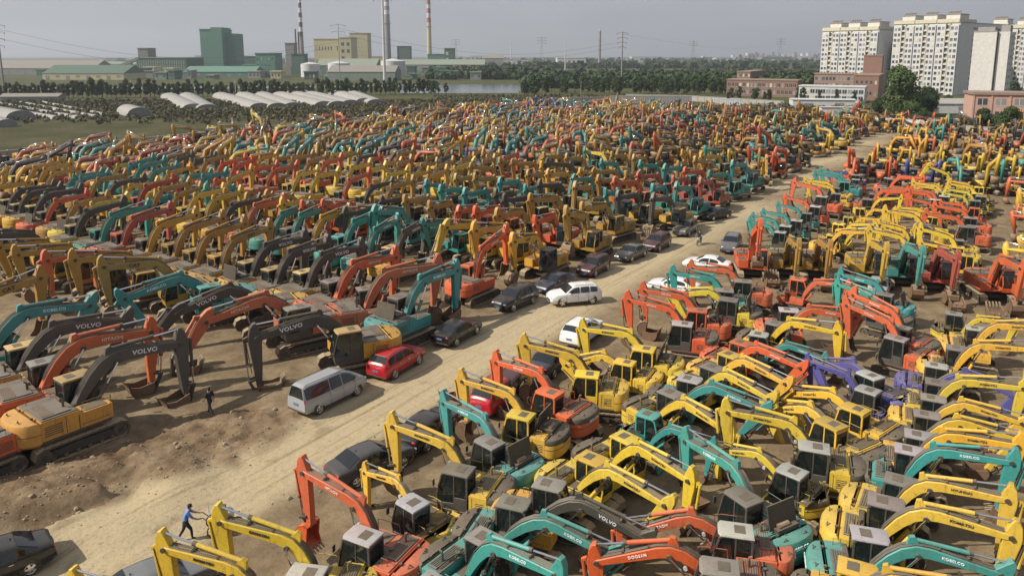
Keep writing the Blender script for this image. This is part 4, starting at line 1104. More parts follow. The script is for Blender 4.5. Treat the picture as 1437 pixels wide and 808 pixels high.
# ------------------------------------------------------------------ buildings
def pmat(name, c, **k): M[name] = paint_like(name, const(c), rough=.8, **k); SLOTS.append(name)
pmat('green_clad', (.085, .235, .19), dust=.05); pmat('green_dark', (.05, .13, .11), dust=.05); pmat('cream', (.55, .52, .32), dust=.1); pmat('pale_roof', (.20, .28, .235), dust=.2)
pmat('brick', (.24, .135, .105), dust=.1); pmat('brick_pale', (.30, .205, .17), dust=.1); pmat('pink', (.55, .34, .28), dust=.1); pmat('facade', (.60, .625, .65), dust=.05)
pmat('yellow_trim', (.60, .575, .44), dust=.05); pmat('grey_wall', (.30, .30, .31), dust=.05); pmat('shed_grey', (.22, .23, .23), dust=.2); pmat('red_band', (.40, .12, .10), dust=0); pmat('film', (.36, .37, .37), dust=.25)
pmat('bare_wall', (.63, .635, .62), dust=.05); pmat('steel_grey', (.25, .26, .27), dust=.1)
M['winglass'] = simple('window_glass', (.05, .06, .07), .12); SLOTS.append('winglass')

wrng = random.Random(8)
def wall_windows(parent, a, b_, rows, cols, z0, z1, wfrac=.5, hfrac=.5, depth=.12, skip=None, budget=None, mat='winglass', store=None, margin=.03):
    """windows set along the wall from a to b (local xy), each its own part"""
    ax, ay = a; bx, by = b_; L = math.hypot(bx - ax, by - ay); th = math.atan2(by - ay, bx - ax)
    nx_, ny_ = math.sin(th), -math.cos(th)
    for r in range(rows):
        for c in range(cols):
            if skip and skip(r, c): continue
            t = margin + (1 - 2 * margin) * (c + .5) / cols; z = z0 + (z1 - z0) * (r + .5) / rows
            w = L * (1 - 2 * margin) / cols * wfrac; h = (z1 - z0) / rows * hfrac
            x = ax + (bx - ax) * t + nx_ * .02; y = ay + (by - ay) * t + ny_ * .02
            store.append((x, y, z, th, w, h, mat if mat != 'winglass' or wrng.random() < .66 else wrng.choice(('shed_grey', 'steel_grey', 'steel_grey', 'yellow_trim'))))
WIN = {}
def win_mesh(mat):
    if mat in WIN: return WIN[mat]
    b = MB(); b.box(-.5, .5, -.06, .06, -.5, .5, mat)
    b.box(-.56, .56, -.09, .03, -.58, -.5, 'facade'); b.box(-.03, .03, -.08, .02, -.5, .5, 'facade')
    WIN[mat] = b.mesh('window', smooth=0); return WIN[mat]
def place_windows(root, store, limit=100):
    # the ones nearest to the camera are parts, the rest are one part
    rx, ry = root.location.x, root.location.y
    store = list(store)
    for (x, y, z, th, w, h, mat) in store[:limit]:
        link('window', win_mesh(mat), root, None, (x, y, z), (0, 0, th), (w, 1, h))
    if len(store) > limit:
        b = MB()
        for (x, y, z, th, w, h, mat) in store[limit:]:
            tmp = MB(); tmp.box(-w / 2, w / 2, -.06, .06, -h / 2, h / 2, mat); tmp.box(-w * .56, w * .56, -.09, .03, -h * .58, -h * .5, 'facade')
            b.join(tmp, lambda p, x=x, y=y, z=z, th=th: (x + p[0] * math.cos(th) - p[1] * math.sin(th), y + p[0] * math.sin(th) + p[1] * math.cos(th), z + p[2]))
        o = link('windows_beyond', b.mesh('windows_beyond', smooth=0), root); o['kind'] = 'stuff'
def local(root, x, y):
    dx, dy = x - root.location.x, y - root.location.y; a = -root.rotation_euler.z
    return (dx * math.cos(a) - dy * math.sin(a), dx * math.sin(a) + dy * math.cos(a))

# --- apartment slabs
def apartment(px0, px1, pyb, ztop, depth, ang, lab, floors=11, bays=4, seed=1):
    x0, y0 = ground(px0, pyb); rz = R(ang)
    # width so the far end of the facade projects at px1
    lo, hi = 5, 120
    for _ in range(40):
        w = (lo + hi) / 2; p = project(x0 + w * math.cos(rz), y0 + w * math.sin(rz), 0)[0]
        if p < px1: lo = w
        else: hi = w
    t = empty('apartment_block', (x0, y0, -.2), rz); tag(t, lab, 'apartment block', 'apartment blocks at right')
    b = MB(); b.box(0, w, 0, depth, 0, ztop - 2.2, 'facade'); link('wall', b.mesh('wall', smooth=0), t)
    b = MB(); bw_ = w / bays; st = []
    for k in range(bays):
        xa = k * bw_
        b.box(xa + .04 * bw_, xa + .40 * bw_, -1.1, -.0, 0, ztop - 3.4, 'facade')            # projecting bay
        b.box(xa + .62 * bw_, xa + .98 * bw_, -1.1, -.0, 0, ztop - 3.4, 'facade')
        b.box(xa + .40 * bw_ + .01, xa + .43 * bw_, -1.35, 0, 0, ztop - 2.6, 'yellow_trim'); b.box(xa + .59 * bw_, xa + .62 * bw_ - .01, -1.35, 0, 0, ztop - 2.6, 'yellow_trim')
        b.box(xa + .432 * bw_, xa + .588 * bw_, -.03, 0.0, 0, ztop - 3.4, 'steel_grey')
        for f in range(floors):
            z = 1 + (ztop - 4.5) * f / floors
            b.box(xa + .43 * bw_, xa + .59 * bw_, -1.0, -.02, z, z + .95, 'facade')          # balcony front
        for (u0, u1) in ((.06, .22), (.24, .38), (.64, .78), (.80, .96)):
            wall_windows(t, (xa + u0 * bw_, -1.1), (xa + u1 * bw_, -1.1), floors, 1, 1.2, ztop - 3.6, .72, .52, store=st, margin=0)
        wall_windows(t, (xa + .44 * bw_, -.02), (xa + .58 * bw_, -.02), floors, 1, 1.9, ztop - 3.0, .9, .6, store=st, margin=0)
    link('balcony', b.mesh('balcony', smooth=0), t)['kind'] = 'stuff'
    b = MB()
    for k in range(bays):
        xa = k * bw_; b.box(xa + .0, xa + bw_ * .97, -.6, depth * .3, ztop - 2.2, ztop - .2 - (k % 2) * .0, 'yellow_trim')
    b.box(-.3, w + .3, -.3, depth + .3, ztop - 2.2, ztop - 1.9, 'grey_wall'); link('parapet', b.mesh('parapet', smooth=0), t)
    # roof houses with solar water heaters
    for k in range(bays):
        if k % 2 and bays > 3 and seed % 2: pass
        xa = k * bw_ + bw_ * .25
        b = MB(); b.box(xa, xa + bw_ * .6, 3, 14, ztop - 1.9, ztop + 2.4, 'bare_wall'); b.box(xa - .3, xa + bw_ * .6 + .3, 2.6, 14.4, ztop + 2.4, ztop + 2.7, 'grey_wall')
        rh = link('roof_house', b.mesh('roof_house', smooth=0), t)
        b = MB()
        for q in range(5):
            xx = xa + .4 + q * bw_ * .11
            b.cyl((xx, 5.3, ztop + 3.9), (xx + bw_ * .085, 5.3, ztop + 3.9), .36, n=8, mat='shed_grey')
            b.add([(xx, 5.2, ztop + 3.8), (xx + bw_ * .08, 5.2, ztop + 3.8), (xx + bw_ * .08, 3.6, ztop + 2.8), (xx, 3.6, ztop + 2.8)], [(0, 1, 2, 3)], 'dark')
            b.cyl((xx + .2, 5.3, ztop + 2.7), (xx + .2, 5.3, ztop + 3.8), .06, n=4, mat='dark')
        o = link('water_heater', b.mesh('water_heater', smooth=0), rh)
    wall_windows(t, (w, 0), (w, depth), floors, 2, 1.2, ztop - 3.6, .3, .4, store=st, margin=.1)
    st.sort(key=lambda s: -s[2]); place_windows(t, st)
    return t
apartment(1149, 1227, 127, 38.5, 62, -54, 'leftmost white apartment block with yellow roof band and solar heaters', 12, 3, 2)
apartment(1247, 1338, 130, 41.5, 70, -53, 'middle white apartment block, the widest one, behind the brick school', 12, 3, 3)
apartment(1374, 1406, 127, 41, 40, -48, 'white apartment block mostly hidden behind the bare tower', 12, 1, 7)
apartment(1408, 1490, 131, 39, 44, -48, 'rightmost white apartment block cut by the frame edge', 12, 3, 5)
# bare pale tower in front
x, y = ground(1356, 152); t = empty('apartment_tower', (x, y, -.2), R(-40)); tag(t, 'pale windowless end tower standing in front of the blocks', 'apartment tower')
b = MB(); b.box(0, 8.0, 0, 12, 0, 31, 'bare_wall'); b.box(8.5, 12.3, 1.5, 17, 0, 31, 'bare_wall'); b.box(8.0, 8.5, 2.2, 10, 0, 30.6, 'grey_wall'); link('wall', b.mesh('wall', smooth=0), t)
b = MB(); b.box(1, 7, 2, 10, 31, 33, 'grey_wall'); b.box(9, 12, 3, 10, 31, 33.6, 'grey_wall'); b.box(-.15, 8.1, -.15, 12.1, 31, 31.4, 'grey_wall'); link('roof', b.mesh('roof', smooth=0), t)
st = []; wall_windows(t, (0, 12), (0, 0), 11, 3, 1, 30.5, .35, .4, store=st); wall_windows(t, (12.3, 1.5), (12.3, 17), 11, 3, 1, 30.5, .35, .4, store=st); place_windows(t, st)
# --- brick school
x, y = ground(1019, 134); SAZ = -30; t = empty('brick_school', (x, y, -.2), R(SAZ)); tag(t, 'long low brown brick school with flat stepped roofs and white entrance', 'school')
st = []
def pblock(root, px0, px1, pyb, top, depth, mat, rows, cols, wf=.6, hf=.5, roofm='brick_pale'):
    x0, y0 = ground(px0, pyb); a = root.rotation_euler.z; lo, hi = 2, 200
    for _ in range(40):
        w = (lo + hi) / 2
        if project(x0 + w * math.cos(a), y0 + w * math.sin(a), 0)[0] < px1: lo = w
        else: hi = w
    h = (pyb - top) / S(pyb); lx, ly = local(root, x0, y0)
    b = MB(); b.box(lx, lx + w, ly, ly + depth, 0, h, mat); b.box(lx - .3, lx + w + .3, ly - .3, ly + depth + .3, h, h + .5, roofm)
    link('wall', b.mesh('wall', smooth=0), root)
    if rows: wall_windows(root, (lx, ly), (lx + w, ly), rows, cols, .6, h - .6, wf, hf, store=st, margin=.01)
def S(py): return (py - Y_HOR) / (CAM_H / math.cos(PITCH))
pblock(t, 1019, 1118, 134, 112, 14, 'brick', 2, 18); pblock(t, 1033, 1052, 124, 101, 50, 'brick', 3, 5); pblock(t, 1120, 1212, 142, 121, 12, 'facade', 2, 12, .8, .6, 'facade')
pblock(t, 1141, 1197, 134, 104, 14, 'brick_pale', 3, 11); pblock(t, 1197, 1231, 140, 106, 34, 'brick', 2, 5, .4, .3); pblock(t, 1208, 1234, 136, 79, 10, 'brick', 0, 0)
place_windows(t, st)
# --- pink building
x, y = ground(1363, 172); t = empty('pink_building', (x, y, -.2), R(-20)); tag(t, 'two storey pink building with square windows at right edge', 'building')
st = []; b = MB(); b.box(0, 46, 0, 14, 0, 9.2, 'pink'); link('wall', b.mesh('wall', smooth=0), t)
for q in range(9): b2 = MB(); b2.box(q * 5.1 - .25, q * 5.1 + .25, -.25, 0, 0, 9.2, 'pink'); link('pilaster', b2.mesh('pilaster', smooth=0), t)
b = MB(); b.box(-.5, 46.5, -.5, 14.5, 9.2, 10, 'brick_pale'); link('roof', b.mesh('roof', smooth=0), t)
wall_windows(t, (0, 0), (46, 0), 2, 9, .8, 9, .52, .52, store=st, margin=0); place_windows(t, st)
# --- low white buildings and compound walls on the right
def shed(px, py, w, d, h, rz, wall, roofm, lab, name='shed', cat='shed', group=None, ridge=.18, door=True):
    x, y = ground(px, py); t = empty(name, (x, y, -.2), R(rz)); tag(t, lab, cat, group)
    b = MB(); b.box(0, w, 0, d, 0, h, wall); link('wall', b.mesh('wall', smooth=0), t)
    b = MB(); r = d * ridge
    b.loft([[(-.4, -.4, h), (-.4, d / 2, h + r), (-.4, d + .4, h), (-.4, d + .4, h - .01), (-.4, -.4, h - .02)], [(w + .4, -.4, h), (w + .4, d / 2, h + r), (w + .4, d + .4, h), (w + .4, d + .4, h - .01), (w + .4, -.4, h - .02)]], roofm)
    link('roof', b.mesh('roof', smooth=0), t)
    if door:
        n = max(1, int(w / 9))
        for k in range(min(n, 14)):
            b = MB(); b.box(-.5, .5, -.07, 0, 0, 1, 'steel_grey'); link('door' if k % 2 == 0 else 'window', b.mesh('door', smooth=0), t, None, (w * (k + .5) / n, 0, .0 if k % 2 == 0 else h * .35), (0, 0, 0), (min(3.5, w / n * .5), 1, h * (.65 if k % 2 == 0 else .35)))
    return t
shed(1290, 158, 42, 10, 3.6, -6, 'facade', 'film', 'long white shed with pale roof right of the big tree')
shed(1112, 153, 24, 8, 4, -10, 'facade', 'facade', 'white painted hut with dark sign panels before the school', ridge=.05)
shed(1152, 163, 12, 3, 3.4, -8, 'facade', 'facade', 'small white kiosk standing at the yard far corner', ridge=.05)
def wall_run(pts, h, mat, lab, name='compound_wall', group=None, cat='wall', th=.3, z=-.25):
    o = None; b = MB()
    for (ax, ay), (bx, by) in zip(pts, pts[1:]):
        L = math.hypot(bx - ax, by - ay); a = math.atan2(by - ay, bx - ax)
        tmp = MB(); tmp.box(0, L, -th / 2, th / 2, 0, h, mat); tmp.box(0, L, -th * .8, th * .8, h, h + .12, mat)
        k = 0
        while k < L: tmp.box(k, k + .35, -th, th, 0, h + .25, mat); k += 4.2
        b.join(tmp, lambda p, ax=ax, ay=ay, a=a: (ax + p[0] * math.cos(a) - p[1] * math.sin(a), ay + p[0] * math.sin(a) + p[1] * math.cos(a), z + p[2]))
    o = link(name, b.mesh(name, smooth=0), None); tag(o, lab, cat, group); return o
wall_run([uv(20, 176), uv(180, 176), uv(312, 179)], 1.9, 'concrete', 'long grey wall along the left edge of the yard')
wall_run([ground(878, 139), ground(960, 141), ground(1100, 150)], 2.6, 'concrete', 'pale wall closing the far side of the yard')
wall_run([ground(1228, 178), ground(1300, 183), ground(1352, 180)], 3.0, 'facade', 'white wall at the far end of the road')
wall_run([ground(1352, 187), ground(1500, 200)], 2.4, 'concrete', 'grey wall in front of the pink building')
# container stacks and steel at the far edge
def container(px, py, w, rz, mat, lab, h=2.6, d=2.5, name='steel_container'):
    x, y = ground(px, py); t = empty(name, (x, y, .12), R(rz)); tag(t, lab, 'container', 'containers at the far edge')
    b = MB()
    n = int(w / .5)
    pr = []
    for k in range(n + 1): pr += [(k * w / n, 0 if k % 2 else .06)]
    pr += [(w, d)] + [(0, d)]
    b.plan(pr, [(0, 0), (h, 0)], mat); link('wall', b.mesh('wall', smooth=0), t)
    b = MB(); b.box(-.05, w + .05, -.02, d + .05, h, h + .1, mat); b.box(-.08, 0, .1, d - .1, .1, h - .1, 'dark'); link('door', b.mesh('door', smooth=0), t)
container(800, 146, 30, 8, 'shed_grey', 'long grey container shed at the far yard edge, left one'); container(856, 146, 36, -6, 'steel_grey', 'long brownish container shed at the far yard edge, right one', 3.4)
container(1000, 148, 12, -10, 'facade', 'white container box at the far yard edge')

# --- factory complex far left
def bldg(name, px, py, w, d, h, rz, wall, lab, roofm=None, rows=0, cols=0, cat='factory building', wm='winglass', extra=None, wf=.5, hf=.5):
    x, y = ground(px, py); t = empty(name, (x, y, -.3), R(rz)); tag(t, lab, cat)
    b = MB(); b.box(0, w, 0, d, 0, h, wall); link('wall', b.mesh('wall', smooth=0), t)
    b = MB(); b.box(-.6, w + .6, -.6, d + .6, h, h + 1.0, roofm or wall); link('roof', b.mesh('roof', smooth=0), t)
    st = []
    if rows: wall_windows(t, (0, 0), (w, 0), rows, cols, h * .1, h * .92, wf, hf, store=st, mat=wm); place_windows(t, st, 60)
    if extra: extra(t)
    return t
def S(py): return (py - Y_HOR) / (CAM_H / math.cos(PITCH))          # pixels per metre on ground row py
def W_(npx, py): return npx / S(py)
x0 = 283
bldg('green_tower', 284, 103, W_(32, 103), 30, W_(60, 103), 0, 'green_clad', 'tall green clad process tower with a higher block in its middle', rows=3, cols=8, wf=.2, hf=.1,
     extra=lambda t: (link('wall', (lambda b: (b.box(W_(19, 103), W_(34, 103), -8, 22, 0, W_(63, 103), 'green_clad'), b)[1])(MB()).mesh('wall', smooth=0), t), link('wall', (lambda b: (b.box(W_(32.2, 103), W_(48, 103), 4, 30, 0, W_(55, 103), 'green_clad'), b)[1])(MB()).mesh('wall', smooth=0), t)))
bldg('ribbed_shed', 193, 106, W_(72, 106), 40, W_(24, 106), -4, 'green_dark', 'long green factory shed with pale vertical ribs', 'pale_roof', 1, 20, wm='pale_roof', wf=.35, hf=.9)
bldg('boiler_house', 196, 104, W_(14, 104), 20, W_(35, 104), 0, 'shed_grey', 'grey water tank block on the ribbed shed roof')
shed(60, 112, W_(115, 112), 40, W_(9, 112), -1, 'cream', 'green_dark', 'long pale green warehouse at the far left', 'factory_shed', 'factory building')
shed(-60, 105, W_(190, 105), 50, W_(9, 105), 1, 'grey_wall', 'shed_grey', 'long dark grey roofed warehouse behind the pale green one', 'factory_shed', 'factory building')
shed(-60, 97, W_(330, 97), 60, W_(7, 97), 0, 'cream', 'pale_roof', 'very long pale warehouse on the left skyline', 'factory_shed', 'factory building', ridge=.06)
shed(258, 109, W_(100, 109), 30, W_(8, 109), 0, 'green_clad', 'green_clad', 'low green shed in front of the green tower', 'factory_shed', 'factory building')
bldg('green_block', 360, 108, W_(27, 108), 25, W_(32, 108), 0, 'green_clad', 'square green block between tower and chimneys', rows=3, cols=5, wf=.3, hf=.3)
bldg('dark_plant', 330, 100, W_(34, 100), 25, W_(20, 100), 0, 'green_dark', 'low dark green plant block right of the green tower')
bldg('plant_tower', 402, 104, W_(12, 104), 15, W_(42, 104), 0, 'steel_grey', 'grey steel plant frame beside the striped chimney')
bldg('plant_tower', 410, 105, W_(18, 105), 15, W_(28, 105), 0, 'green_dark', 'dark green plant frame under the striped chimney')
bldg('cream_mill', 442, 100, W_(40, 100), 40, W_(44, 100), 0, 'cream', 'yellow mill building with rows of small windows', rows=2, cols=9, wf=.3, hf=.3)
bldg('cream_mill', 478, 101, W_(16, 101), 40, W_(47, 101), 0, 'cream', 'narrow yellow mill annex with silos', rows=4, cols=2)
bldg('cream_mill', 492, 98, W_(25, 98), 30, W_(50, 98), 0, 'cream', 'tall plain yellow mill block, rightmost of the mill', rows=7, cols=5, wf=.15, hf=.15)
shed(444, 106, W_(84, 106), 40, W_(14, 106), 0, 'green_clad', 'pale_roof', 'green roofed hall before the yellow mill', 'factory_shed', 'factory building')
shed(460, 113, W_(95, 113), 30, W_(12, 113), -2, 'pale_roof', 'shed_grey', 'low pale green hall in front of the mast', 'factory_shed', 'factory building')
bldg('teal_silo_block', 558, 96, W_(18, 96), 20, W_(30, 96), 0, 'green_dark', 'dark teal square silo block right of the middle chimney')
bldg('green_block', 522, 96, W_(16, 96), 20, W_(16, 96), 0, 'cream', 'small yellow block left of the middle chimney')
bldg('green_block', 600, 97, W_(36, 97), 20, W_(20, 97), 0, 'green_clad', 'green block behind the third chimney')
bldg('green_block', 624, 99, W_(14, 99), 16, W_(30, 99), 0, 'green_dark', 'dark green tower block right of the third chimney', rows=3, cols=2)
shed(560, 100, W_(120, 100), 40, W_(9, 100), 0, 'grey_wall', 'pale_roof', 'low grey hall below the third chimney', 'factory_shed', 'factory building')
shed(678, 96, W_(28, 96), 30, W_(14, 96), 0, 'grey_wall', 'shed_grey', 'pale office block on the skyline left of the pole', 'factory_shed', 'factory building')
def tank(px, py, rpx, hpx, lab):
    x, y = ground(px, py); r = W_(rpx, py); h = W_(hpx, py); t = empty('storage_tank', (x, y, -.2)); tag(t, lab, 'storage tank', 'white storage tanks')
    b = MB(); b.cyl((0, 0, 0), (0, 0, h), r, n=28, mat='facade'); link('wall', b.mesh('wall'), t)
    b = MB(); b.cyl((0, 0, h), (0, 0, h + r * .2), r * 1.01, r * .1, n=28, mat='facade'); link('roof', b.mesh('roof'), t)
tank(436, 108, 13, 18, 'white storage tank with low cone roof, left one'); tank(476, 109, 15, 20, 'white storage tank with low cone roof, right one'); tank(552, 108, 17, 22, 'wide white tank beside the mast')
def chimney(px, py, w0, w1, top_y, bands, lab, base='concrete', name='chimney'):
    x, y = ground(px, py); d = math.hypot(x, y); s = S(py); h = W_(py - top_y, py); t = empty(name, (x, y, -.2)); tag(t, lab, 'chimney')
    b = MB(); r0, r1 = w0 / s / 2, w1 / s / 2; zb = h * bands[0]; rr = lambda z: r0 + (r1 - r0) * z / h
    b.cyl((0, 0, 0), (0, 0, zb), r0, rr(zb), 20, base); link('shaft', b.mesh('shaft'), t)
    b = MB(); n = bands[1]
    for k in range(n):
        za = zb + (h - zb) * k / n; ze = zb + (h - zb) * (k + 1) / n
        b.cyl((0, 0, za), (0, 0, ze), rr(za), rr(ze), 20, bands[2] if k % 2 == 0 else 'facade')
    link('banding', b.mesh('banding'), t)
    b = MB()
    for z in (h * .45, h * .7, h * .93): b.cyl((0, 0, z), (0, 0, z + .8), rr(z) * 1.35, n=16, mat='steel_grey')
    link('gallery', b.mesh('gallery'), t); return t
chimney(425, 100, 7, 3.6, -6, (.45, 9, 'dark'), 'dark and white banded chimney, leftmost', 'steel_grey')
chimney(545, 96, 9, 6, -40, (.5, 12, 'steel_grey'), 'grey chimney with red and white bands beside the white mast', 'steel_grey')
chimney(603, 96, 7.5, 4, -30, (.5, 10, 'red_band'), 'pale chimney with red bands, rightmost of the three', 'cream')
chimney(841, 92, 4, 3.2, 44, (.98, 1, 'facade'), 'distant smoking grey chimney on the skyline', 'steel_grey')
for k, q in enumerate((417, 421)): chimney(q, 100, 2.4, 2, 42 + 4 * k, (.9, 1, 'dark'), 'thin dark flue beside the banded chimney, %s one' % ('left', 'right')[k], 'dark', 'flue')
rng = random.Random(77)
for k in range(64):
    px = rng.choice((rng.uniform(40, 300), rng.uniform(330, 660))); py = rng.uniform(103, 112)
    bldg('plant_annex', px, py, W_(rng.uniform(5, 18), py), 12, W_(rng.uniform(4, 13), py), rng.uniform(-10, 10), rng.choice(('green_clad', 'green_dark', 'shed_grey', 'steel_grey', 'pale_roof', 'cream')), 'small plant annex among the factory halls', rows=1, cols=3, cat='annex')['group'] = 'small annexes among the factory halls'
# conveyor up to the shed
ax, ay = ground(140, 107); bx, by = ground(195, 107); t = empty('conveyor', (ax, ay, 0), math.atan2(by - ay, bx - ax)); tag(t, 'sloping enclosed conveyor rising to the ribbed shed', 'conveyor')
L = math.hypot(bx - ax, by - ay); hz = W_(26, 107)
b = MB(); b.prism([(0, 1), (L, hz - 3), (L, hz), (0, 4)], 0, 4, 'pale_roof'); link('gallery', b.mesh('gallery', smooth=0), t)
for k in range(1, 5): b = MB(); b.box(L * k / 5, L * k / 5 + 1, 0, 4, 0, 1 + (hz - 4) * k / 5, 'steel_grey'); link('leg', b.mesh('leg', smooth=0), t)
# far skyline
rng = random.Random(12)
for k in range(30):
    px = 150 + k * 34 + rng.uniform(-12, 12)
    if 440 < px < 640: continue
    py = rng.uniform(86, 90); h = rng.uniform(3.5, 8)
    w = rng.uniform(12, 42)
    bldg('distant_building', px, py, W_(w, py), 40, W_(h, py), rng.uniform(-8, 8), rng.choice(('facade', 'facade', 'grey_wall', 'pale_roof')), 'pale low building on the hazy skyline', rows=1, cols=4, cat='building')['group'] = 'low buildings on the skyline'
bldg('warehouse', 782, 93, W_(40, 93), 60, W_(11, 93), 0, 'facade', 'white warehouse at centre skyline with grey side', rows=1, cols=6, cat='warehouse')
bldg('warehouse', 702, 93, W_(24, 93), 60, W_(9, 93), 0, 'facade', 'small white warehouse left of the centre one', rows=1, cols=3, cat='warehouse')
for k in range(34):
    px = 985 + k * 4.9 + rng.uniform(-2, 2); py = 84.6; h = rng.uniform(5, 11) if k > 8 else rng.uniform(3, 6)
    bldg('distant_tower', px, py, W_(rng.uniform(2, 4), py), 30, W_(h, py), 0, rng.choice(('facade', 'grey_wall')), 'pale tower block in the far city', cat='tower block')['group'] = 'tower blocks of the far city'
# poles, masts, pylons and wires
def pole(px, py, top, wpx, lab, arms=0, name='utility_pole', mat='steel_grey', lattice=False, lamp=False):
    x, y = ground(px, py); s = S(py); h = (py - top) / s; t = empty(name, (x, y, -.2)); tag(t, lab, 'pole' if not lattice else 'pylon')
    r = wpx / s / 2
    if lattice:
        b = MB(); n = 8
        for k in range(n):
            z0, z1 = h * k / n, h * (k + 1) / n; a0 = r * 3 * (1 - k / n) + r * .4; a1 = r * 3 * (1 - (k + 1) / n) + r * .4
            cs = [(-1, -1), (1, -1), (1, 1), (-1, 1)]
            for i in range(4):
                c0, c1 = cs[i], cs[(i + 1) % 4]
                b.tube([(c0[0] * a0, c0[1] * a0, z0), (c0[0] * a1, c0[1] * a1, z1)], .16, 4, mat); b.tube([(c0[0] * a0, c0[1] * a0, z0), (c1[0] * a1, c1[1] * a1, z1)], .1, 4, mat)
    else: b = MB(); b.cyl((0, 0, 0), (0, 0, h), r, r * .55, 10, mat)
    link('shaft', b.mesh('shaft'), t)
    for k in range(arms):
        z = h * (.97 - .09 * k); b = MB(); a = h * (.11 - .012 * k) if not lattice else h * .16
        b.tube([(-a, 0, z), (0, 0, z + h * .015), (a, 0, z)], max(.12, r * .25), 4, mat)
        for sx in (-1, 1): b.cyl((sx * a * .95, 0, z - h * .03), (sx * a * .95, 0, z), max(.06, r * .2), n=5, mat='dark')
        link('crossarm', b.mesh('crossarm'), t)
    if lamp: b = MB(); b.ball((0, 0, h + .3), (.6, .6, .4), 'lamp_w', 10, 6); link('lamp', b.mesh('lamp'), t)
    return t
pole(7, 137, 35, 3.0, 'tall power pole with cross-arms at the far left edge', 4)
pole(478, 131, 35, 1.3, 'thin tall pole beside the yellow mill', 2)
pole(540, 116, -30, 4.2, 'white telecom mast rising out of the frame', 3, 'telecom_mast', 'facade')
pole(872, 118, 46, 2.6, 'thick power pole standing over the middle grove', 4)
pole(640, 92, 56, 1.6, 'distant lattice pylon, first from the left', 3, 'pylon', lattice=True); pole(760, 94, 53, 1.8, 'distant lattice pylon, second from the left', 3, 'pylon', lattice=True)
pole(972, 92, 58, 1.6, 'distant lattice pylon above the far city, left one', 3, 'pylon', lattice=True); pole(1094, 92, 55, 1.8, 'distant lattice pylon above the far city, right one', 3, 'pylon', lattice=True)
pole(717, 92, 61, 1.6, 'white floodlight pole left of the centre pylon', 0, 'light_pole', 'facade', lamp=True); pole(793, 102, 61, 1.8, 'white floodlight pole right of the centre pylon', 0, 'light_pole', 'facade', lamp=True)
pole(185, 136, 110, 1.2, 'short white pole before the tree line, left one', 0, 'light_pole', 'facade'); pole(331, 135, 112, 1.2, 'short white pole before the tree line, right one', 0, 'light_pole', 'facade')
pole(581, 131, 128, 1.0, 'small white marker pole by the river', 0, 'light_pole', 'facade'); pole(815, 136, 112, 1.0, 'thin grey pole in front of the grove', 0, 'light_pole')
for k, (a, bq, zt) in enumerate((((3, 137, 42), (478, 131, 60), .0), ((3, 137, 55), (478, 131, 66), .0), ((478, 131, 42), (872, 118, 60), .0), ((478, 131, 50), (872, 118, 66), 0), ((872, 118, 50), (1094, 92, 60), 0))):
    A = ground(a[0], a[1]); za = (a[1] - a[2]) / S(a[1]); B = ground(bq[0], bq[1]); zb = (bq[1] - bq[2]) / S(bq[1])
    pts = []
    for i in range(17):
        f = i / 16; pts.append((A[0] + (B[0] - A[0]) * f, A[1] + (B[1] - A[1]) * f, za + (zb - za) * f - 12 * math.sin(math.pi * f)))
    b = MB(); b.tube(pts, .055, 4, 'dark'); o = link('power_line', b.mesh('power_line')); tag(o, 'thin sagging power line over the factory skyline', 'cable', 'power lines')
# plastic greenhouses in the field
def tunnel(pa, pb, w, h, lab):
    A = ground(*pa); B = ground(*pb); L = math.hypot(B[0] - A[0], B[1] - A[1]); t = empty('greenhouse_tunnel', (A[0], A[1], -.1), math.atan2(B[1] - A[1], B[0] - A[0])); tag(t, lab, 'greenhouse', 'plastic greenhouses in the field')
    n = 12; ring = lambda x, k=1: [(x, w / 2 * math.cos(math.pi * i / n) * k, h * math.sin(math.pi * i / n) ** .8 * k) for i in range(n + 1)]
    b = MB(); ns = max(3, int(L / 3)); b.loft([ring(L * k / ns, 1 if k % 1 == 0 else .98) for k in range(ns + 1)], 'film', caps=False, closed=False)
    link('cover', b.mesh('cover'), t)
    for xe in (.0, L): b = MB(); b.add(ring(xe), [tuple(range(n + 1))], 'shed_grey'); link('end_wall', b.mesh('end_wall', smooth=0), t)
    b = MB(); b.box(-.08, 0, -1, 1, 0, min(2, h * .8), 'steel_grey'); link('door', b.mesh('door', smooth=0), t)
    b = MB()
    for k in range(0, ns + 1): 
        r_ = ring(L * k / ns, 1.01); b.tube(r_, .06, 4, 'facade')
    link('hoop', b.mesh('hoop'), t)['kind'] = 'stuff'
TUN = [((272, 154), (238, 137)), ((292, 155), (262, 136)), ((365, 153), (310, 136)), ((390, 153), (342, 135)), ((412, 152), (366, 134)), ((455, 150), (390, 134)), ((474, 150), (412, 133)), ((492, 148), (432, 133)), ((512, 145), (470, 131)), ((528, 147), (496, 134))]
for k, (a, bq) in enumerate(TUN): tunnel(a, bq, 8.5, 2.5, 'white plastic greenhouse tunnel, %s from the left in the long row' % ORD[k])
tunnel((196, 163), (180, 158), 8, 3.2, 'lone short greenhouse tunnel in the grass')
for k, (a, bq, w) in enumerate((((30, 168), (-60, 150), 9), ((80, 167), (-40, 147), 3), ((110, 166), (0, 146), 2.5), ((135, 165), (30, 145), 2.5), ((152, 162), (60, 144), 2.0), ((10, 178), (-60, 160), 6))):
    tunnel(a, bq, w, min(3.2, w * .4), 'low plastic tunnel in the left field, %s of the left group' % ORD[k])
shed(0, 143, 26, 8, 2.5, 6, 'grey_wall', 'shed_grey', 'dark roofed hut at the left frame edge by the tunnels')
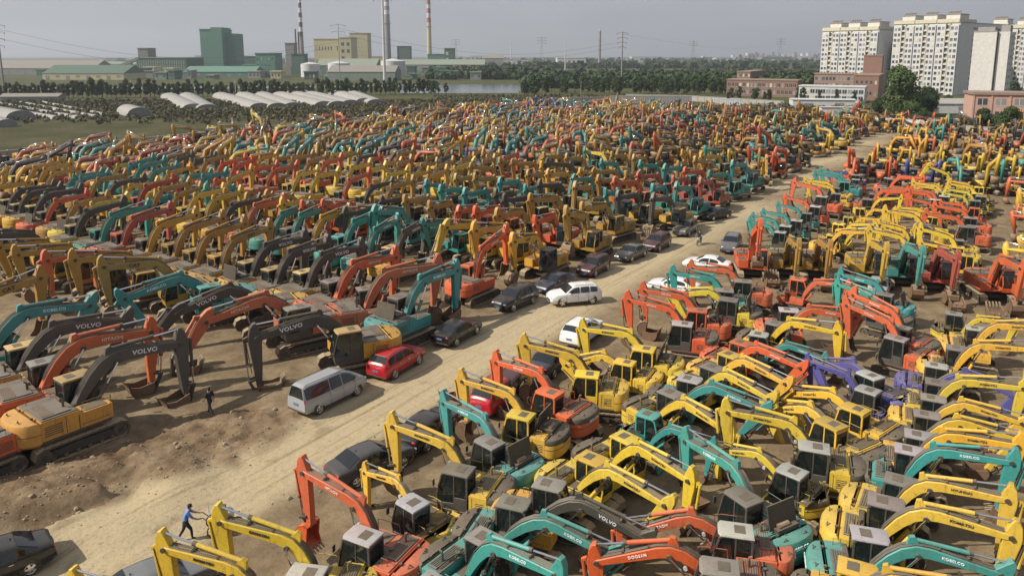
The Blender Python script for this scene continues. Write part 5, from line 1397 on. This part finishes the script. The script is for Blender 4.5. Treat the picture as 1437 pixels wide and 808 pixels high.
# ------------------------------------------------------------------ cars
def interp(P, x):
    if x <= P[0][0]: return P[0][1]
    for (a, b), (c, d) in zip(P, P[1:]):
        if x <= c: return b + (d - b) * (x - a) / max(1e-9, c - a)
    return P[-1][1]
CARS = {
 'sedan': dict(W=1.82, top=[(-2.38, .55), (-2.34, .92), (-2.2, 1.03), (-1.72, 1.08), (-1.05, 1.40), (-.35, 1.47), (.25, 1.42), (1.02, 1.0), (1.7, .93), (2.15, .80), (2.34, .62), (2.38, .5)],
               belt=.94, gh=(-1.78, -.98, .2, 1.06), wheels=(-1.38, 1.42), r=.33, zb=.2),
 'suv': dict(W=1.88, top=[(-2.32, .6), (-2.30, 1.08), (-2.2, 1.2), (-1.78, 1.62), (-1.0, 1.70), (.1, 1.68), (.42, 1.58), (1.12, 1.12), (1.85, 1.04), (2.2, .9), (2.34, .62), (2.36, .5)],
             belt=1.06, gh=(-2.2, -1.74, .32, 1.14), wheels=(-1.36, 1.38), r=.37, zb=.24),
 'van': dict(W=1.86, top=[(-2.52, .6), (-2.51, 1.15), (-2.42, 1.86), (-2.15, 1.95), (.5, 1.94), (1.0, 1.80), (1.78, 1.22), (2.3, 1.04), (2.48, .82), (2.55, .5)],
             belt=1.12, gh=(-2.565, -2.362, .95, 1.82), wheels=(-1.5, 1.58), r=.34, zb=.24),
}
def car_parts(kind):
    c = CARS[kind]; T = c['top']; Wd = c['W'] / 2; x0, x1 = T[0][0], T[-1][0]
    xs_ = sorted(set([a for a, _ in T] + [x0 + (x1 - x0) * k / 26 for k in range(27)]))
    taper = lambda x: 1 - .16 * (abs(x) / x1) ** 5 - .02 * (x / x1) ** 2
    B = c['belt']
    def hw(x, z):
        w = Wd * taper(x)
        if z <= B: return w * (1 - .03 * abs(z - .6) / .5)
        return w * .975 - (z - B) * .36
    rings = []
    for x in xs_:
        t = interp(T, x); zb = c['zb'] + (.12 if abs(x) > x1 - .15 else 0); bl = min(B, t - .05)
        tt = hw(x, t)
        half = [(0, zb), (hw(x, .3) * .86, zb), (hw(x, zb + .1), zb + .12), (hw(x, .6) + .015, (zb + bl) * .5 + .03), (hw(x, bl) + .005, bl - .08), (hw(x, bl) - .02, bl), (tt + .0, t - .07 if t > B else t - .025), (tt - .09, t - .012), (tt * .5, t + .008), (0, t + .015)]
        if t <= B + .05: half[6] = (hw(x, bl) - .05, t - .02); half[7] = (hw(x, bl) - .14, t); 
        rings.append([(x, y, z) for y, z in half] + [(x, -y, z) for y, z in half[-2:0:-1]])
    q = {}
    b = MB(); b.loft(rings, 'carpaint'); q['body'] = b
    g0, g1, g2, g3 = c['gh']; tz = lambda x: interp(T, x)
    def strip(xa, xb, sy, z0=B + .05, inset_top=.10):
        b_ = MB(); n = 5; pts = []; e = .008
        lo = [(xa + (xb - xa) * k / n, z0) for k in range(n + 1)]
        hi = []
        for k in range(n, -1, -1):
            x = xa + (xb - xa) * k / n
            z = tz(x) - inset_top
            if z < z0 + .02: z = z0 + .02
            hi.append((x, z))
        ring = [(x, sy * (hw(x, z) + e + (.006 if z > B else 0)), z) for x, z in lo + hi]
        b_.add(ring, [tuple(range(len(ring)))], 'carglass'); return b_
    gw = []
    mids = {'sedan': [(g0 + .5, -.42), (-.34, g3 - .32)], 'suv': [(g0 + .35, -1.2), (-1.1, -.3), (-.2, g3 - .35)], 'van': [(g0 + .2, -.6), (-.52, .35), (.45, g3 - .3)]}[kind]
    for sy in (-1, 1):
        m_ = MB()
        for xa, xb in mids: m_.join(strip(xa, xb, sy))
        gw.append(m_)
    q['side_window'] = gw
    def screen(xlow, xhigh, n=4):
        b_ = MB(); L_ = []; 
        rows_ = []
        for k in range(n + 1):
            x = xlow + (xhigh - xlow) * k / n; z = tz(x)
            rows_.append((x, z, (hw(x, z) - .07)))
        vs = []
        for x, z, w in rows_:
            dx = .012 if xlow > xhigh else -.012
            for f in (-1, -.5, 0, .5, 1): vs.append((x + dx, w * f, z + .03 - .012 * abs(f) * 1.5 - (.012 if abs(f) == 1 else 0)))
        fs = [(r_ * 5 + i, r_ * 5 + i + 1, (r_ + 1) * 5 + i + 1, (r_ + 1) * 5 + i) for r_ in range(n) for i in range(4)]
        b_.add(vs, fs, 'carglass'); return b_
    q['windscreen'] = screen(g3 - .06, g2 + .08); q['rear_window'] = screen(g0 + .06, g1 - .06)
    r = c['r']
    b = MB(); prof = [(r * .62, .10), (r * .97, .105), (r, .06), (r, -.06), (r * .97, -.105), (r * .62, -.10)]
    n = 20; b.loft([[(rr * math.cos(2 * math.pi * k / n), yy, rr * math.sin(2 * math.pi * k / n)) for k in range(n)] for rr, yy in prof], 'rubber', caps=True); q['wheel'] = b
    b = MB()
    for k in range(5):
        a = 2 * math.pi * k / 5; d = (math.cos(a), math.sin(a)); e = (-d[1] * .05, d[0] * .05)
        b.loft([[(d[0] * .04 + e[0], .09, d[1] * .04 + e[1]), (d[0] * .04 - e[0], .09, d[1] * .04 - e[1]), (d[0] * .04 - e[0], .12, d[1] * .04 - e[1]), (d[0] * .04 + e[0], .12, d[1] * .04 + e[1])],
                [(d[0] * r * .64 + e[0], .09, d[1] * r * .64 + e[1]), (d[0] * r * .64 - e[0], .09, d[1] * r * .64 - e[1]), (d[0] * r * .64 - e[0], .11, d[1] * r * .64 - e[1]), (d[0] * r * .64 + e[0], .11, d[1] * r * .64 + e[1])]], 'chrome')
    b.cyl((0, .08, 0), (0, .125, 0), .06, n=10, mat='chrome'); b.loft([[(rr * math.cos(2 * math.pi * k / 20), yy, rr * math.sin(2 * math.pi * k / 20)) for k in range(20)] for rr, yy in ((r * .60, .1), (r * .64, .118), (r * .68, .1))], 'chrome', caps=False); q['rim'] = b
    # arches, bumpers, trim
    b = MB()
    for wx in c['wheels']:
        for sy in (-1, 1):
            y = sy * (hw(wx, .4) + .012); n = 12
            pts = [(wx + (r + .07) * math.cos(math.pi * k / n), y, r + (r + .07) * math.sin(math.pi * k / n)) for k in range(n + 1)]
            pts = [(wx + r + .07, y, c['zb'] + .02)] + pts + [(wx - r - .07, y, c['zb'] + .02)]
            b.add(pts, [tuple(range(len(pts)))], 'rubber')
    for sy in (-1, 1):
        x_ = c['wheels'][1] - r - .15; x2 = c['wheels'][0] + r + .15
        b.loft([[(x_, sy * (hw(x_, .3) - .02), .22), (x_, sy * (hw(x_, .3) + .02), .22), (x_, sy * (hw(x_, .3) + .02), .32), (x_, sy * (hw(x_, .3) - .02), .32)], [(x2, sy * (hw(x2, .3) - .02), .22), (x2, sy * (hw(x2, .3) + .02), .22), (x2, sy * (hw(x2, .3) + .02), .32), (x2, sy * (hw(x2, .3) - .02), .32)]], 'rubber')
    for xd in {'sedan': (-.95, .0, .95), 'suv': (-1.0, -.05, 1.0), 'van': (-.62, .42, 1.4)}[kind]:
        for sy in (-1, 1):
            b.loft([[(xd + dx, sy * (hw(xd, z_) + .012 + (.012 if abs(z_ - .65) < .2 else 0)), z_) for dx in (-.009, .009)] for z_ in (.36, .5, .65, .8, B - .05)], 'rubber', caps=False, closed=False)
            b.box(xd + .12, xd + .3, sy * (hw(xd, B - .12) + .02) - .012, sy * (hw(xd, B - .12) + .02) + .012, B - .16, B - .13, 'chrome')
    bx = x0 - .01; b.box(bx - .012, bx + .02, -Wd * .8, Wd * .8, .36, .44, 'rubber')
    q['trim'] = b
    b = MB(); b.box(x1 - .04, x1 + .012, -.42, .42, .42, .58, 'dark'); b.box(x1 - .02, x1 + .02, -.34, .34, .5, .53, 'chrome'); q['grille'] = b
    b = MB(); xx = x1 - .16; b.ball((0, 0, 0), (.17, .16, .075), 'lamp_w', 10, 6); q['headlight'] = b
    b = MB(); b.ball((0, 0, 0), (.05, .16 if kind != 'van' else .06, .06 if kind != 'van' else .20), 'lamp_r', 10, 6); q['tail_light'] = b
    b = MB(); b.box(-.01, .01, -.22, .22, -.07, .07, 'plate'); q['number_plate'] = b
    b = MB(); b.ball((0, 0, 0), (.09, .11, .075), 'carpaint', 8, 6); q['mirror'] = b
    b = MB()
    if kind != 'sedan':
        for sy in (-1, 1):
            xa, xb = g1 + .1, g2 - .1; y = sy * (hw(0, tz(0)) - .08)
            b.tube([(xa, y, tz(xa) + .01), (xa + .15, y, tz(xa + .15) + .06), (xb - .15, y, tz(xb - .15) + .06), (xb, y, tz(xb) + .01)], .018, 5, 'dark')
    else: b.box(g1 + .05, g1 + .1, -.02, .02, tz(g1), tz(g1) + .1, 'dark')
    q['roof_rail'] = b
    lights = dict(h=(x1 - .13, hw(x1 - .2, .7) - .2, tz(x1 - .14) - .1 if kind != 'van' else .82), t=(x0 + .06, hw(x0 + .1, .8) - .14 if kind != 'van' else hw(x0, .9) - .03, .86 if kind == 'sedan' else (1.0 if kind == 'suv' else 1.0)), m=(g3 - .42, hw(g3 - .42, B) + .08, B + .06), hw=hw, x0=x0, x1=x1)
    return q, lights
CP = {}
for k in CARS:
    q, li = car_parts(k); CP[k] = ({n: ([x.mesh(n, smooth=40) for x in v] if isinstance(v, list) else v.mesh(n, smooth=42 if n == 'body' else 35)) for n, v in q.items()}, li)
def car(x, y, az, kind, colr, lab, z=.16):
    q, li = CP[kind]; c = CARS[kind]; t = empty('parked_car', (x, y, z), az); tag(t, lab, 'car', 'cars parked and driving along the dirt road')
    link('body', q['body'], t, colr)
    for m_ in q['side_window']: link('side_window', m_, t)
    for n in ('windscreen', 'rear_window', 'trim', 'grille', 'roof_rail'): link(n, q[n], t)
    for wx in c['wheels']:
        for sy in (-1, 1):
            w = link('wheel', q['wheel'], t, None, (wx, sy * (li['hw'](wx, .4) - .09), c['r'] - .02), (0, 0, 0 if sy > 0 else math.pi)); link('rim', q['rim'], w)
    for sy in (-1, 1):
        h = li['h']; link('headlight', q['headlight'], t, None, (h[0], sy * h[1], h[2])); h = li['t']; link('tail_light', q['tail_light'], t, None, (h[0], sy * h[1], h[2]))
        h = li['m']; link('mirror', q['mirror'], t, colr, (h[0], sy * h[1], h[2]))
    link('number_plate', q['number_plate'], t, None, (li['x0'] - .012, 0, .72 if kind != 'van' else .8)); link('number_plate', q['number_plate'], t, None, (li['x1'] + .02, 0, .36))
    return t
def car_px(px, py, az, kind, colr, lab, side=0, az_deg=True):
    x, y = ground(px, py); a = R(az)
    if side: x += -math.sin(a) * side * .9; y += math.cos(a) * side * .9
    return car(x, y, a, kind, colr, lab)
BLK = (.012, .012, .014); GRY = (.10, .10, .11); SLV = (.34, .35, .36); WHT = (.75, .75, .74); RED = (.42, .012, .02); MAR = (.05, .012, .018); DST = (.10, .09, .075); NVY = (.02, .025, .05)
car_px(475.7, 571, 55, 'van', SLV, 'silver van parked at the left road edge, nearest of the left-side line', 1)
car_px(572, 524, 62, 'suv', RED, 'bright red car parked just ahead of the silver van', 1)
car_px(656, 480, 60, 'sedan', BLK, 'black sedan seen from behind beside the teal excavator bucket', 1)
car_px(735, 434, 231, 'suv', BLK, 'black SUV facing the camera left of the moving white SUV', -1)
car_px(779, 407, 230, 'sedan', NVY, 'dark navy sedan parked directly behind the white SUV')
car_px(810.5, 431, 195, 'suv', WHT, 'white SUV driving left across the dirt road', -1)
car_px(833, 384, 238, 'suv', MAR, 'dark maroon SUV parked above the white driving SUV')
car_px(886, 364, 232, 'sedan', DST, 'dust-covered sedan between maroon SUV and dark hatchback')
car_px(922, 350, 236, 'suv', MAR, 'dark hatchback parked beyond the dust-covered sedan')
car_px(962, 329, 238, 'suv', DST, 'dusty black SUV with pale bonnet near the motorcycle')
car_px(1004, 308, 215, 'sedan', BLK, 'black sedan farthest up the left roadside')
car_px(1026, 352, 245, 'suv', GRY, 'grey SUV half hidden behind the red-orange excavator bucket')
car_px(818, 478, 58, 'suv', WHT, 'white SUV seen from behind at the right road edge')
car_px(603, 616, 60, 'sedan', BLK, 'black sedan behind the yellow boom and teal boom')
car_px(522, 664, 42, 'sedan', (.04, .04, .045), 'dark grey sedan behind the orange boom near the bottom')
car_px(700, 568, 60, 'suv', RED, 'dark red car with bright tail behind the yellow boom')
car_px(727, 552, 60, 'suv', MAR, 'maroon car parked beside the orange excavator boom')
car_px(775, 519, 60, 'sedan', NVY, 'dark blue car hidden under the yellow boom')
car_px(945, 412, 150, 'sedan', WHT, 'white sedan behind the paired orange booms')
car_px(992, 380, 150, 'sedan', WHT, 'white sedan behind the farther orange boom')
car_px(222, 842, 40, 'sedan', (.14, .15, .16), 'grey sedan at the bottom edge left of the yellow booms')
car_px(-16, 818, 222, 'sedan', BLK, 'black sedan with chrome window line at the bottom left corner')
car_px(1233, 412, 60, 'sedan', SLV, 'silver car parked in front of the camera-facing row')

# ------------------------------------------------------------------ people
def person_mesh(J, name, shirt, trousers, skin_c, shoe, scale=1.0):
    """J: joint positions of the posed skeleton"""
    names_ = list(J); bones = [('pelvis', 'waist'), ('waist', 'chest'), ('chest', 'neck'), ('neck', 'head'), ('head', 'crown'),
        ('chest', 'l_sh'), ('l_sh', 'l_el'), ('l_el', 'l_wr'), ('l_wr', 'l_palm'), ('chest', 'r_sh'), ('r_sh', 'r_el'), ('r_el', 'r_wr'), ('r_wr', 'r_palm'),
        ('pelvis', 'l_hip'), ('l_hip', 'l_kn'), ('l_kn', 'l_an'), ('l_an', 'l_toe'), ('pelvis', 'r_hip'), ('r_hip', 'r_kn'), ('r_kn', 'r_an'), ('r_an', 'r_toe')]
    rad = dict(pelvis=(.18, .14), waist=(.175, .135), chest=(.20, .15), neck=(.055, .06), head=(.088, .10), crown=(.06, .075), sh=(.09, .09), el=(.056, .056), wr=(.036, .036), palm=(.032, .02), hip=(.115, .115), kn=(.078, .078), an=(.05, .05), toe=(.04, .03))
    me = bpy.data.meshes.new(name); me.from_pydata([J[n] for n in names_], [(names_.index(a), names_.index(b_)) for a, b_ in bones], [])
    ob = bpy.data.objects.new('tmp_person', me); COL.objects.link(ob)
    md = ob.modifiers.new('skin', 'SKIN'); md.use_smooth_shade = True
    for i, n in enumerate(names_):
        r_ = rad[n.split('_')[-1] if '_' in n else n]; sv = me.skin_vertices[0].data[i]; sv.radius = r_; sv.use_root = (n == 'pelvis')
    ss = ob.modifiers.new('sub', 'SUBSURF'); ss.levels = 1; ss.render_levels = 1
    dg = bpy.context.evaluated_depsgraph_get(); m2 = bpy.data.meshes.new_from_object(ob.evaluated_get(dg)); bpy.data.objects.remove(ob); m2.name = name
    mats = [simple('skin_tone', skin_c, .6), simple('shirt_cloth', shirt, .85), simple('trouser_cloth', trousers, .9), simple('shoe', shoe, .6)]
    m2.materials.clear()
    for m_ in mats: m2.materials.append(m_)
    def near(p):
        best = None
        for a, b_ in bones:
            A, B = Vector(J[a]), Vector(J[b_]); d = B - A; t = max(0, min(1, (p - A).dot(d) / max(1e-9, d.length_squared))); q_ = (p - A - d * t).length
            if best is None or q_ < best[0]: best = (q_, a, b_, t)
        return best
    for f in m2.polygons:
        _, a, b_, t = near(f.center)
        k = 1
        if b_ in ('head', 'crown') or (b_ == 'neck' and t > .7) or b_.endswith('palm') or (b_.endswith('_wr') and t > .05): k = 0
        if b_.endswith(('hip', 'kn', 'an')) or (a == 'pelvis' and b_ == 'waist' and t < .35): k = 2
        if b_.endswith('toe'): k = 3
        f.material_index = k
    # fingers and face, welded into the same mesh
    bm = bmesh.new(); bm.from_mesh(m2); extra = MB()
    for s in ('l', 'r'):
        P, Wr = Vector(J[s + '_palm']), Vector(J[s + '_wr']); d = (P - Wr).normalized(); side = d.cross(Vector((0, 0, 1))).normalized(); up = side.cross(d)
        for k, (off, ln) in enumerate(((-.028, .062), (-.01, .075), (.01, .07), (.028, .055))):
            a = P + side * off + d * .01; extra.tube([a, a + d * ln * .5 - up * .008, a + d * ln * .8 - up * .035], [.010, .009, .007], 5, 'dark')
        a = P - d * .03 - side * .03; extra.tube([a, a - side * .025 + d * .03, a - side * .025 + d * .055 - up * .01], [.012, .010, .008], 5, 'dark')
    H = Vector(J['head']); Fw = Vector(J['face']) if 'face' in J else Vector((1, 0, 0)); Fw.normalize(); Sd = Vector((0, 0, 1)).cross(Fw).normalized(); Up = Vector((0, 0, 1))
    n0 = len(extra.f)
    extra.tube([H + Fw * .085 + Up * .04, H + Fw * .115 + Up * .0, H + Fw * .09 - Up * .01], [.010, .017, .010], 5, 'dark')
    for s in (-1, 1):
        extra.ball(tuple(H + Fw * .088 + Sd * s * .032 + Up * .04), .011, 'dark', 6, 4)
        extra.ball(tuple(H + Sd * s * .08 + Up * .01), (.018, .018, .03), 'dark', 6, 4)
    o = len(bm.verts); vs = [bm.verts.new(v) for v in extra.v]
    for f in extra.f:
        try: nf = bm.faces.new([vs[i] for i in f]); nf.material_index = 0; nf.smooth = True
        except ValueError: pass
    bmesh.ops.recalc_face_normals(bm, faces=bm.faces)
    bm.to_mesh(m2); bm.free(); return m2
def person(x, y, rz, J, lab, shirt, trousers, hair=(.012, .010, .009), skin_c=(.38, .22, .15), z=.14):
    face = J.pop('face', (1, 0, 0)); JJ = dict(J); 
    m_ = person_mesh({**JJ}, 'person', shirt, trousers, skin_c, (.03, .03, .03))
    o = link('person', m_, None, None, (x, y, z), (0, 0, rz)); tag(o, lab, 'person')
    b = MB(); H = J['crown']; b.ball((H[0] - .018, H[1], H[2] - .005), (.105, .088, .085), 'hair', 12, 8); M['hair'] = simple('hair', hair, .7); b.ball((H[0] - .06, H[1], H[2] - .08), (.06, .08, .09), 'hair', 10, 6)
    hm = b.mesh('hair'); link('hair', hm, o); return o
M['hair'] = simple('hair', (.012, .01, .009), .7)
walkA = dict(pelvis=(0, 0, .92), waist=(.01, 0, 1.08), chest=(.03, 0, 1.30), neck=(.05, 0, 1.47), head=(.07, 0, 1.58), crown=(.075, 0, 1.67),
    l_sh=(.03, .19, 1.40), l_el=(.10, .24, 1.13), l_wr=(.26, .22, .95), l_palm=(.31, .21, .89), r_sh=(.03, -.19, 1.40), r_el=(-.09, -.24, 1.14), r_wr=(-.06, -.25, .89), r_palm=(-.04, -.25, .81),
    l_hip=(0, .09, .90), l_kn=(-.10, .10, .50), l_an=(-.36, .10, .14), l_toe=(-.24, .11, .04), r_hip=(0, -.09, .90), r_kn=(.20, -.09, .52), r_an=(.30, -.09, .09), r_toe=(.45, -.10, .04))
x, y = ground(296, 582, .1); person(x, y, R(150), dict(walkA), 'person in black walking among the excavator buckets', (.018, .018, .022), (.022, .022, .028))
push = dict(pelvis=(0, 0, .92), waist=(.05, 0, 1.08), chest=(.13, 0, 1.28), neck=(.19, 0, 1.44), head=(.24, 0, 1.54), crown=(.25, 0, 1.63),
    l_sh=(.13, .19, 1.38), l_el=(.32, .24, 1.16), l_wr=(.55, .22, 1.06), l_palm=(.62, .21, 1.05), r_sh=(.13, -.19, 1.38), r_el=(.30, -.25, 1.14), r_wr=(.53, -.24, 1.00), r_palm=(.60, -.23, .99),
    l_hip=(0, .09, .90), l_kn=(-.08, .10, .50), l_an=(-.32, .10, .13), l_toe=(-.20, .11, .04), r_hip=(0, -.09, .90), r_kn=(.22, -.09, .54), r_an=(.24, -.09, .09), r_toe=(.39, -.10, .04))
x, y = ground(262, 758, .1); _g = ground(302, 748, .1); person(x, y, math.atan2(_g[1] - y, _g[0] - x), dict(push), 'person in blue shirt pushing a small machine across the dirt', (.10, .22, .55), (.02, .022, .03))
gx_, gy_ = ground(302, 748, .1); CAZ = math.atan2(gy_ - y, gx_ - x); HX = .62 - math.hypot(gx_ - x, gy_ - y)
# walk-behind machine he pushes
px_, py_ = gx_, gy_
t = empty('walk_behind_machine', (px_, py_, .14), CAZ); tag(t, 'small walk-behind engine cart with spoked wheels pushed by the blue-shirted person', 'cart')
def spoked(r, mat='rubber'):
    b = MB(); n = 20; b.tube([(r * math.cos(2 * math.pi * k / n), 0, r * math.sin(2 * math.pi * k / n)) for k in range(n + 1)], .035, 5, mat)
    for k in range(8): b.cyl((0, 0, 0), (r * math.cos(math.pi * k / 4), 0, r * math.sin(math.pi * k / 4)), .012, n=4, mat='chrome')
    b.cyl((0, -.06, 0), (0, .06, 0), .05, n=8, mat='dark'); return b.mesh('wheel')
sw = spoked(.33)
for sy in (-.42, .42): link('wheel', sw, t, None, (0, sy, .36))
link('wheel', spoked(.24), t, None, (.95, 0, .27))
b = MB()
for sy in (-.3, .3):
    b.tube([(HX - .05, sy * .78, 1.02), (HX + .12, sy * .8, 1.0), (-.12, sy, .6), (.95, sy * .3, .45)], .022, 6, 'dark'); b.tube([(0, sy, .36), (.1, sy, .95), (.45, sy, 1.0)], .02, 5, 'steel_grey')
b.tube([(0, -.45, .36), (0, .45, .36)], .025, 6, 'dark'); b.tube([(-.2, -.35, 1.3), (-.2, .35, 1.3)], .015, 5, 'dark'); b.tube([(-.2, -.3, .6), (-.2, -.32, 1.3)], .015, 5, 'facade'); b.tube([(-.2, .3, .6), (-.2, .32, 1.3)], .015, 5, 'facade')
link('frame', b.mesh('frame'), t)
b = MB(); b.box(-.1, .5, -.22, .22, .5, .85, 'dark'); b.cyl((.2, -.3, .7), (.2, .3, .7), .16, n=12, mat='grey'); b.box(.05, .3, -.15, .15, .85, 1.0, 'rust'); link('engine', b.mesh('engine', .015), t)
b = MB(); b.prism([(.15, 1.02), (.65, 1.0), (.85, .82), (.85, .76), (.15, .95)], -.3, .3, 'facade'); link('cover', b.mesh('cover', .02), t)
b = MB(); b.ball((.35, .05, 1.18), (.28, .2, .15), 'leafy', 10, 6) if False else b.box(.15, .55, -.16, .2, 1.03, 1.22, 'seatm'); link('seat', b.mesh('seat', .05), t)
# motorcycle rider further up the road
mx, my = ground(981, 343, .1); MAZ = R(238)
t = empty('motorcycle', (mx, my, .12), MAZ); tag(t, 'small white and black scooter ridden up the dirt road', 'motorcycle')
sw2 = spoked(.27)
for wx in (-.6, .6): link('wheel', sw2, t, None, (wx, 0, .29))
b = MB(); b.prism([(-.75, .5), (-.3, .42), (.2, .28), (.35, .3), (.55, .75), (.45, .8), (.2, .45), (-.2, .62), (-.7, .78)], -.14, .14, 'facade'); link('body', b.mesh('body', .02), t)
b = MB(); b.box(-.65, .05, -.13, .13, .76, .84, 'seatm'); link('seat', b.mesh('seat', .03), t)
b = MB(); b.tube([(.6, 0, .29), (.42, 0, .95)], .03, 6, 'dark'); b.tube([(.35, -.32, 1.02), (.42, 0, .98), (.35, .32, 1.02)], .018, 5, 'dark'); link('handlebar', b.mesh('handlebar'), t)
b = MB(); b.ball((.52, 0, .85), (.07, .08, .08), 'lamp_w'); link('headlight', b.mesh('headlight'), t)
ride = dict(pelvis=(-.25, 0, .92), waist=(-.22, 0, 1.06), chest=(-.15, 0, 1.28), neck=(-.10, 0, 1.44), head=(-.06, 0, 1.55), crown=(-.055, 0, 1.64),
    l_sh=(-.14, .19, 1.38), l_el=(.06, .28, 1.17), l_wr=(.27, .31, 1.08), l_palm=(.34, .31, 1.06), r_sh=(-.14, -.19, 1.38), r_el=(.06, -.28, 1.17), r_wr=(.27, -.31, 1.08), r_palm=(.34, -.31, 1.06),
    l_hip=(-.22, .10, .90), l_kn=(.18, .20, .84), l_an=(.12, .20, .42), l_toe=(.26, .21, .36), r_hip=(-.22, -.10, .90), r_kn=(.18, -.20, .84), r_an=(.12, -.20, .42), r_toe=(.26, -.21, .36))
person(mx, my, MAZ, ride, 'person in dark clothes riding the scooter', (.03, .03, .035), (.03, .03, .04), z=.12)
# a second parked motorcycle and the small compressor trailer beside the cars
x, y = ground(772, 382); t = empty('compressor_trailer', (x, y, .12), R(200)); tag(t, 'small rusty wheeled compressor trailer parked above the navy sedan', 'trailer')
for sy in (-.7, .7):
    link('wheel', spoked(.4), t, None, (0, sy, .42))
b = MB(); b.box(-1.4, 1.4, -.5, .5, .55, .65, 'dark'); b.tube([(1.4, 0, .6), (2.4, 0, .5)], .05, 6, 'dark'); b.tube([(-1.3, -.4, .65), (-1.3, -.4, 1.5), (.9, -.4, 1.5)], .03, 5, 'steel_grey'); link('frame', b.mesh('frame'), t)
b = MB(); b.cyl((-.9, 0, 1.0), (.7, 0, 1.0), .33, n=14, mat='rust'); b.box(.8, 1.3, -.35, .35, .66, 1.3, 'grey'); link('tank', b.mesh('tank', .02), t)

# loose things on the ground: detached buckets, stones
for k, (px, py, s_, rz) in enumerate(((575, 640, 1.0, 30), (1180, 345, 1.1, 250), (1085, 402, 1.2, 262), (1132, 372, 1.0, 200), (868, 520, .9, 70), (905, 470, .9, 150), (905, 340, 1.1, 255), (1345, 436, 1.1, 250), (1405, 452, 1.2, 262), (640, 560, .8, 20))):
    x, y = ground(px, py, .3); o = link('loose_bucket', ME['L']['bucket'], None, None, (x, y, .72 * s_), (0, R(-165), R(rz)), (s_, s_, s_))
    tag(o, 'rusty excavator bucket lying loose on the ground, %s counted from the camera' % ORD[k], 'bucket', 'loose buckets')
rng = random.Random(44); b = MB()
for k in range(1300):
    if k < 950:
        px, py = rng.uniform(-40, 430), rng.uniform(560, 760); x, y = ground(px, py)
        if not inside(x, y, SOIL): continue
    else: x, y = uv(rng.uniform(14, 70), rng.choice((27.8, 34.2)) + rng.gauss(0, .8))
    s_ = rng.uniform(.02, .07) * (2.0 if rng.random() < .06 else 1)
    z = relief(x, y) + .10; n = 5
    rings = [[(x + s_ * math.cos(2 * math.pi * i / n + j) * w_ * rng.uniform(.7, 1.2), y + s_ * math.sin(2 * math.pi * i / n + j) * w_ * rng.uniform(.7, 1.2), z + s_ * h_) for i in range(n)] for j, (w_, h_) in enumerate(((1, -.2), (1.1, .35), (.5, .8)))]
    b.loft(rings, 'stone')
M['stone'] = paint_like('stone', const((.26, .21, .16)), rough=.9, dust=.6)
o = link('stones', b.mesh('stones', smooth=0)); tag(o, 'loose stones and clods on the churned soil and road edge', 'stones', kind='stuff')

# ------------------------------------------------------------------ camera, sky, sun, air
cam = bpy.data.cameras.new('camera'); co = bpy.data.objects.new('camera', cam); COL.objects.link(co); SC.camera = co
cam.sensor_width = 36; cam.lens = F_PX / 1437 * 36; cam.shift_y = -(404 - CY) / 1437; cam.shift_x = 0
cam.clip_start = .5; cam.clip_end = 30000
co.location = (0, 0, CAM_H); co.rotation_euler = (math.pi / 2 - PITCH, 0, 0)
SUN_AZ = R(195); SUN_EL = R(39)
sv = Vector((math.cos(SUN_AZ) * math.cos(SUN_EL), math.sin(SUN_AZ) * math.cos(SUN_EL), math.sin(SUN_EL)))
sd = bpy.data.lights.new('sun', 'SUN'); sd.energy = SUN_E; sd.angle = R(.6); sd.color = (1.0, .92, .79)
so = bpy.data.objects.new('sun', sd); COL.objects.link(so); so.rotation_euler = sv.to_track_quat('Z', 'Y').to_euler(); so.location = (0, 0, 60)
w = bpy.data.worlds.new('World'); SC.world = w; w.use_nodes = True; nt = w.node_tree
bg = nt.nodes['Background']; sky = nt.nodes.new('ShaderNodeTexSky'); sky.sky_type = 'NISHITA'; sky.sun_disc = False
sky.sun_elevation = SUN_EL; sky.sun_rotation = math.atan2(sv.x, sv.y) % (2 * math.pi); sky.air_density = 1.0; sky.dust_density = 3.5; sky.ozone_density = 1.2
tc = nt.nodes.new('ShaderNodeTexCoord'); mp = nt.nodes.new('ShaderNodeMapping'); nt.links.new(tc.outputs['Generated'], mp.inputs['Vector']); mp.inputs['Scale'].default_value = (1, 1, 3.2)
cn = noise_tex(nt, mp.outputs[0], 1.7, 6, .55)
cl = ramp(nt, cn, [(.35, CLOUD0), (.65, CLOUD1)])
mx_ = mix(nt, .82, sky.outputs[0], cl)
nt.links.new(mx_, bg.inputs['Color']); bg.inputs['Strength'].default_value = SKY_S
m, nt, b_ = new_mat('haze_air'); nt.nodes.remove(b_)
pv = nt.nodes.new('ShaderNodeVolumePrincipled'); pv.inputs['Density'].default_value = HAZE; pv.inputs['Color'].default_value = (.80, .86, .95, 1); pv.inputs['Anisotropy'].default_value = .3
nt.links.new(pv.outputs[0], nt.nodes['Material Output'].inputs['Volume'])
b = MB(); b.box(-9700, 9700, -500, 10700, -2, 300, 'dark'); hm = b.mesh('haze', smooth=0, extra={'dark': m}); hz = link('haze', hm); tag(hz, 'thin pale haze over the yard and skyline', 'haze', kind='stuff')
hz.display_type = 'WIRE'
SC.view_settings.view_transform = 'Standard'; SC.view_settings.look = 'None'; SC.view_settings.exposure = EXPO; SC.view_settings.gamma = 1.0; SC.view_settings.use_curve_mapping = False
cy = SC.cycles; cy.use_denoising = True; cy.denoiser = 'OPENIMAGEDENOISE'; cy.max_bounces = 6; cy.diffuse_bounces = 3; cy.glossy_bounces = 2; cy.transparent_max_bounces = 6; cy.transmission_bounces = 2; cy.volume_bounces = 0
cy.use_adaptive_sampling = True; cy.adaptive_threshold = .015; cy.caustics_reflective = False; cy.caustics_refractive = False
cy.sample_clamp_indirect = 6
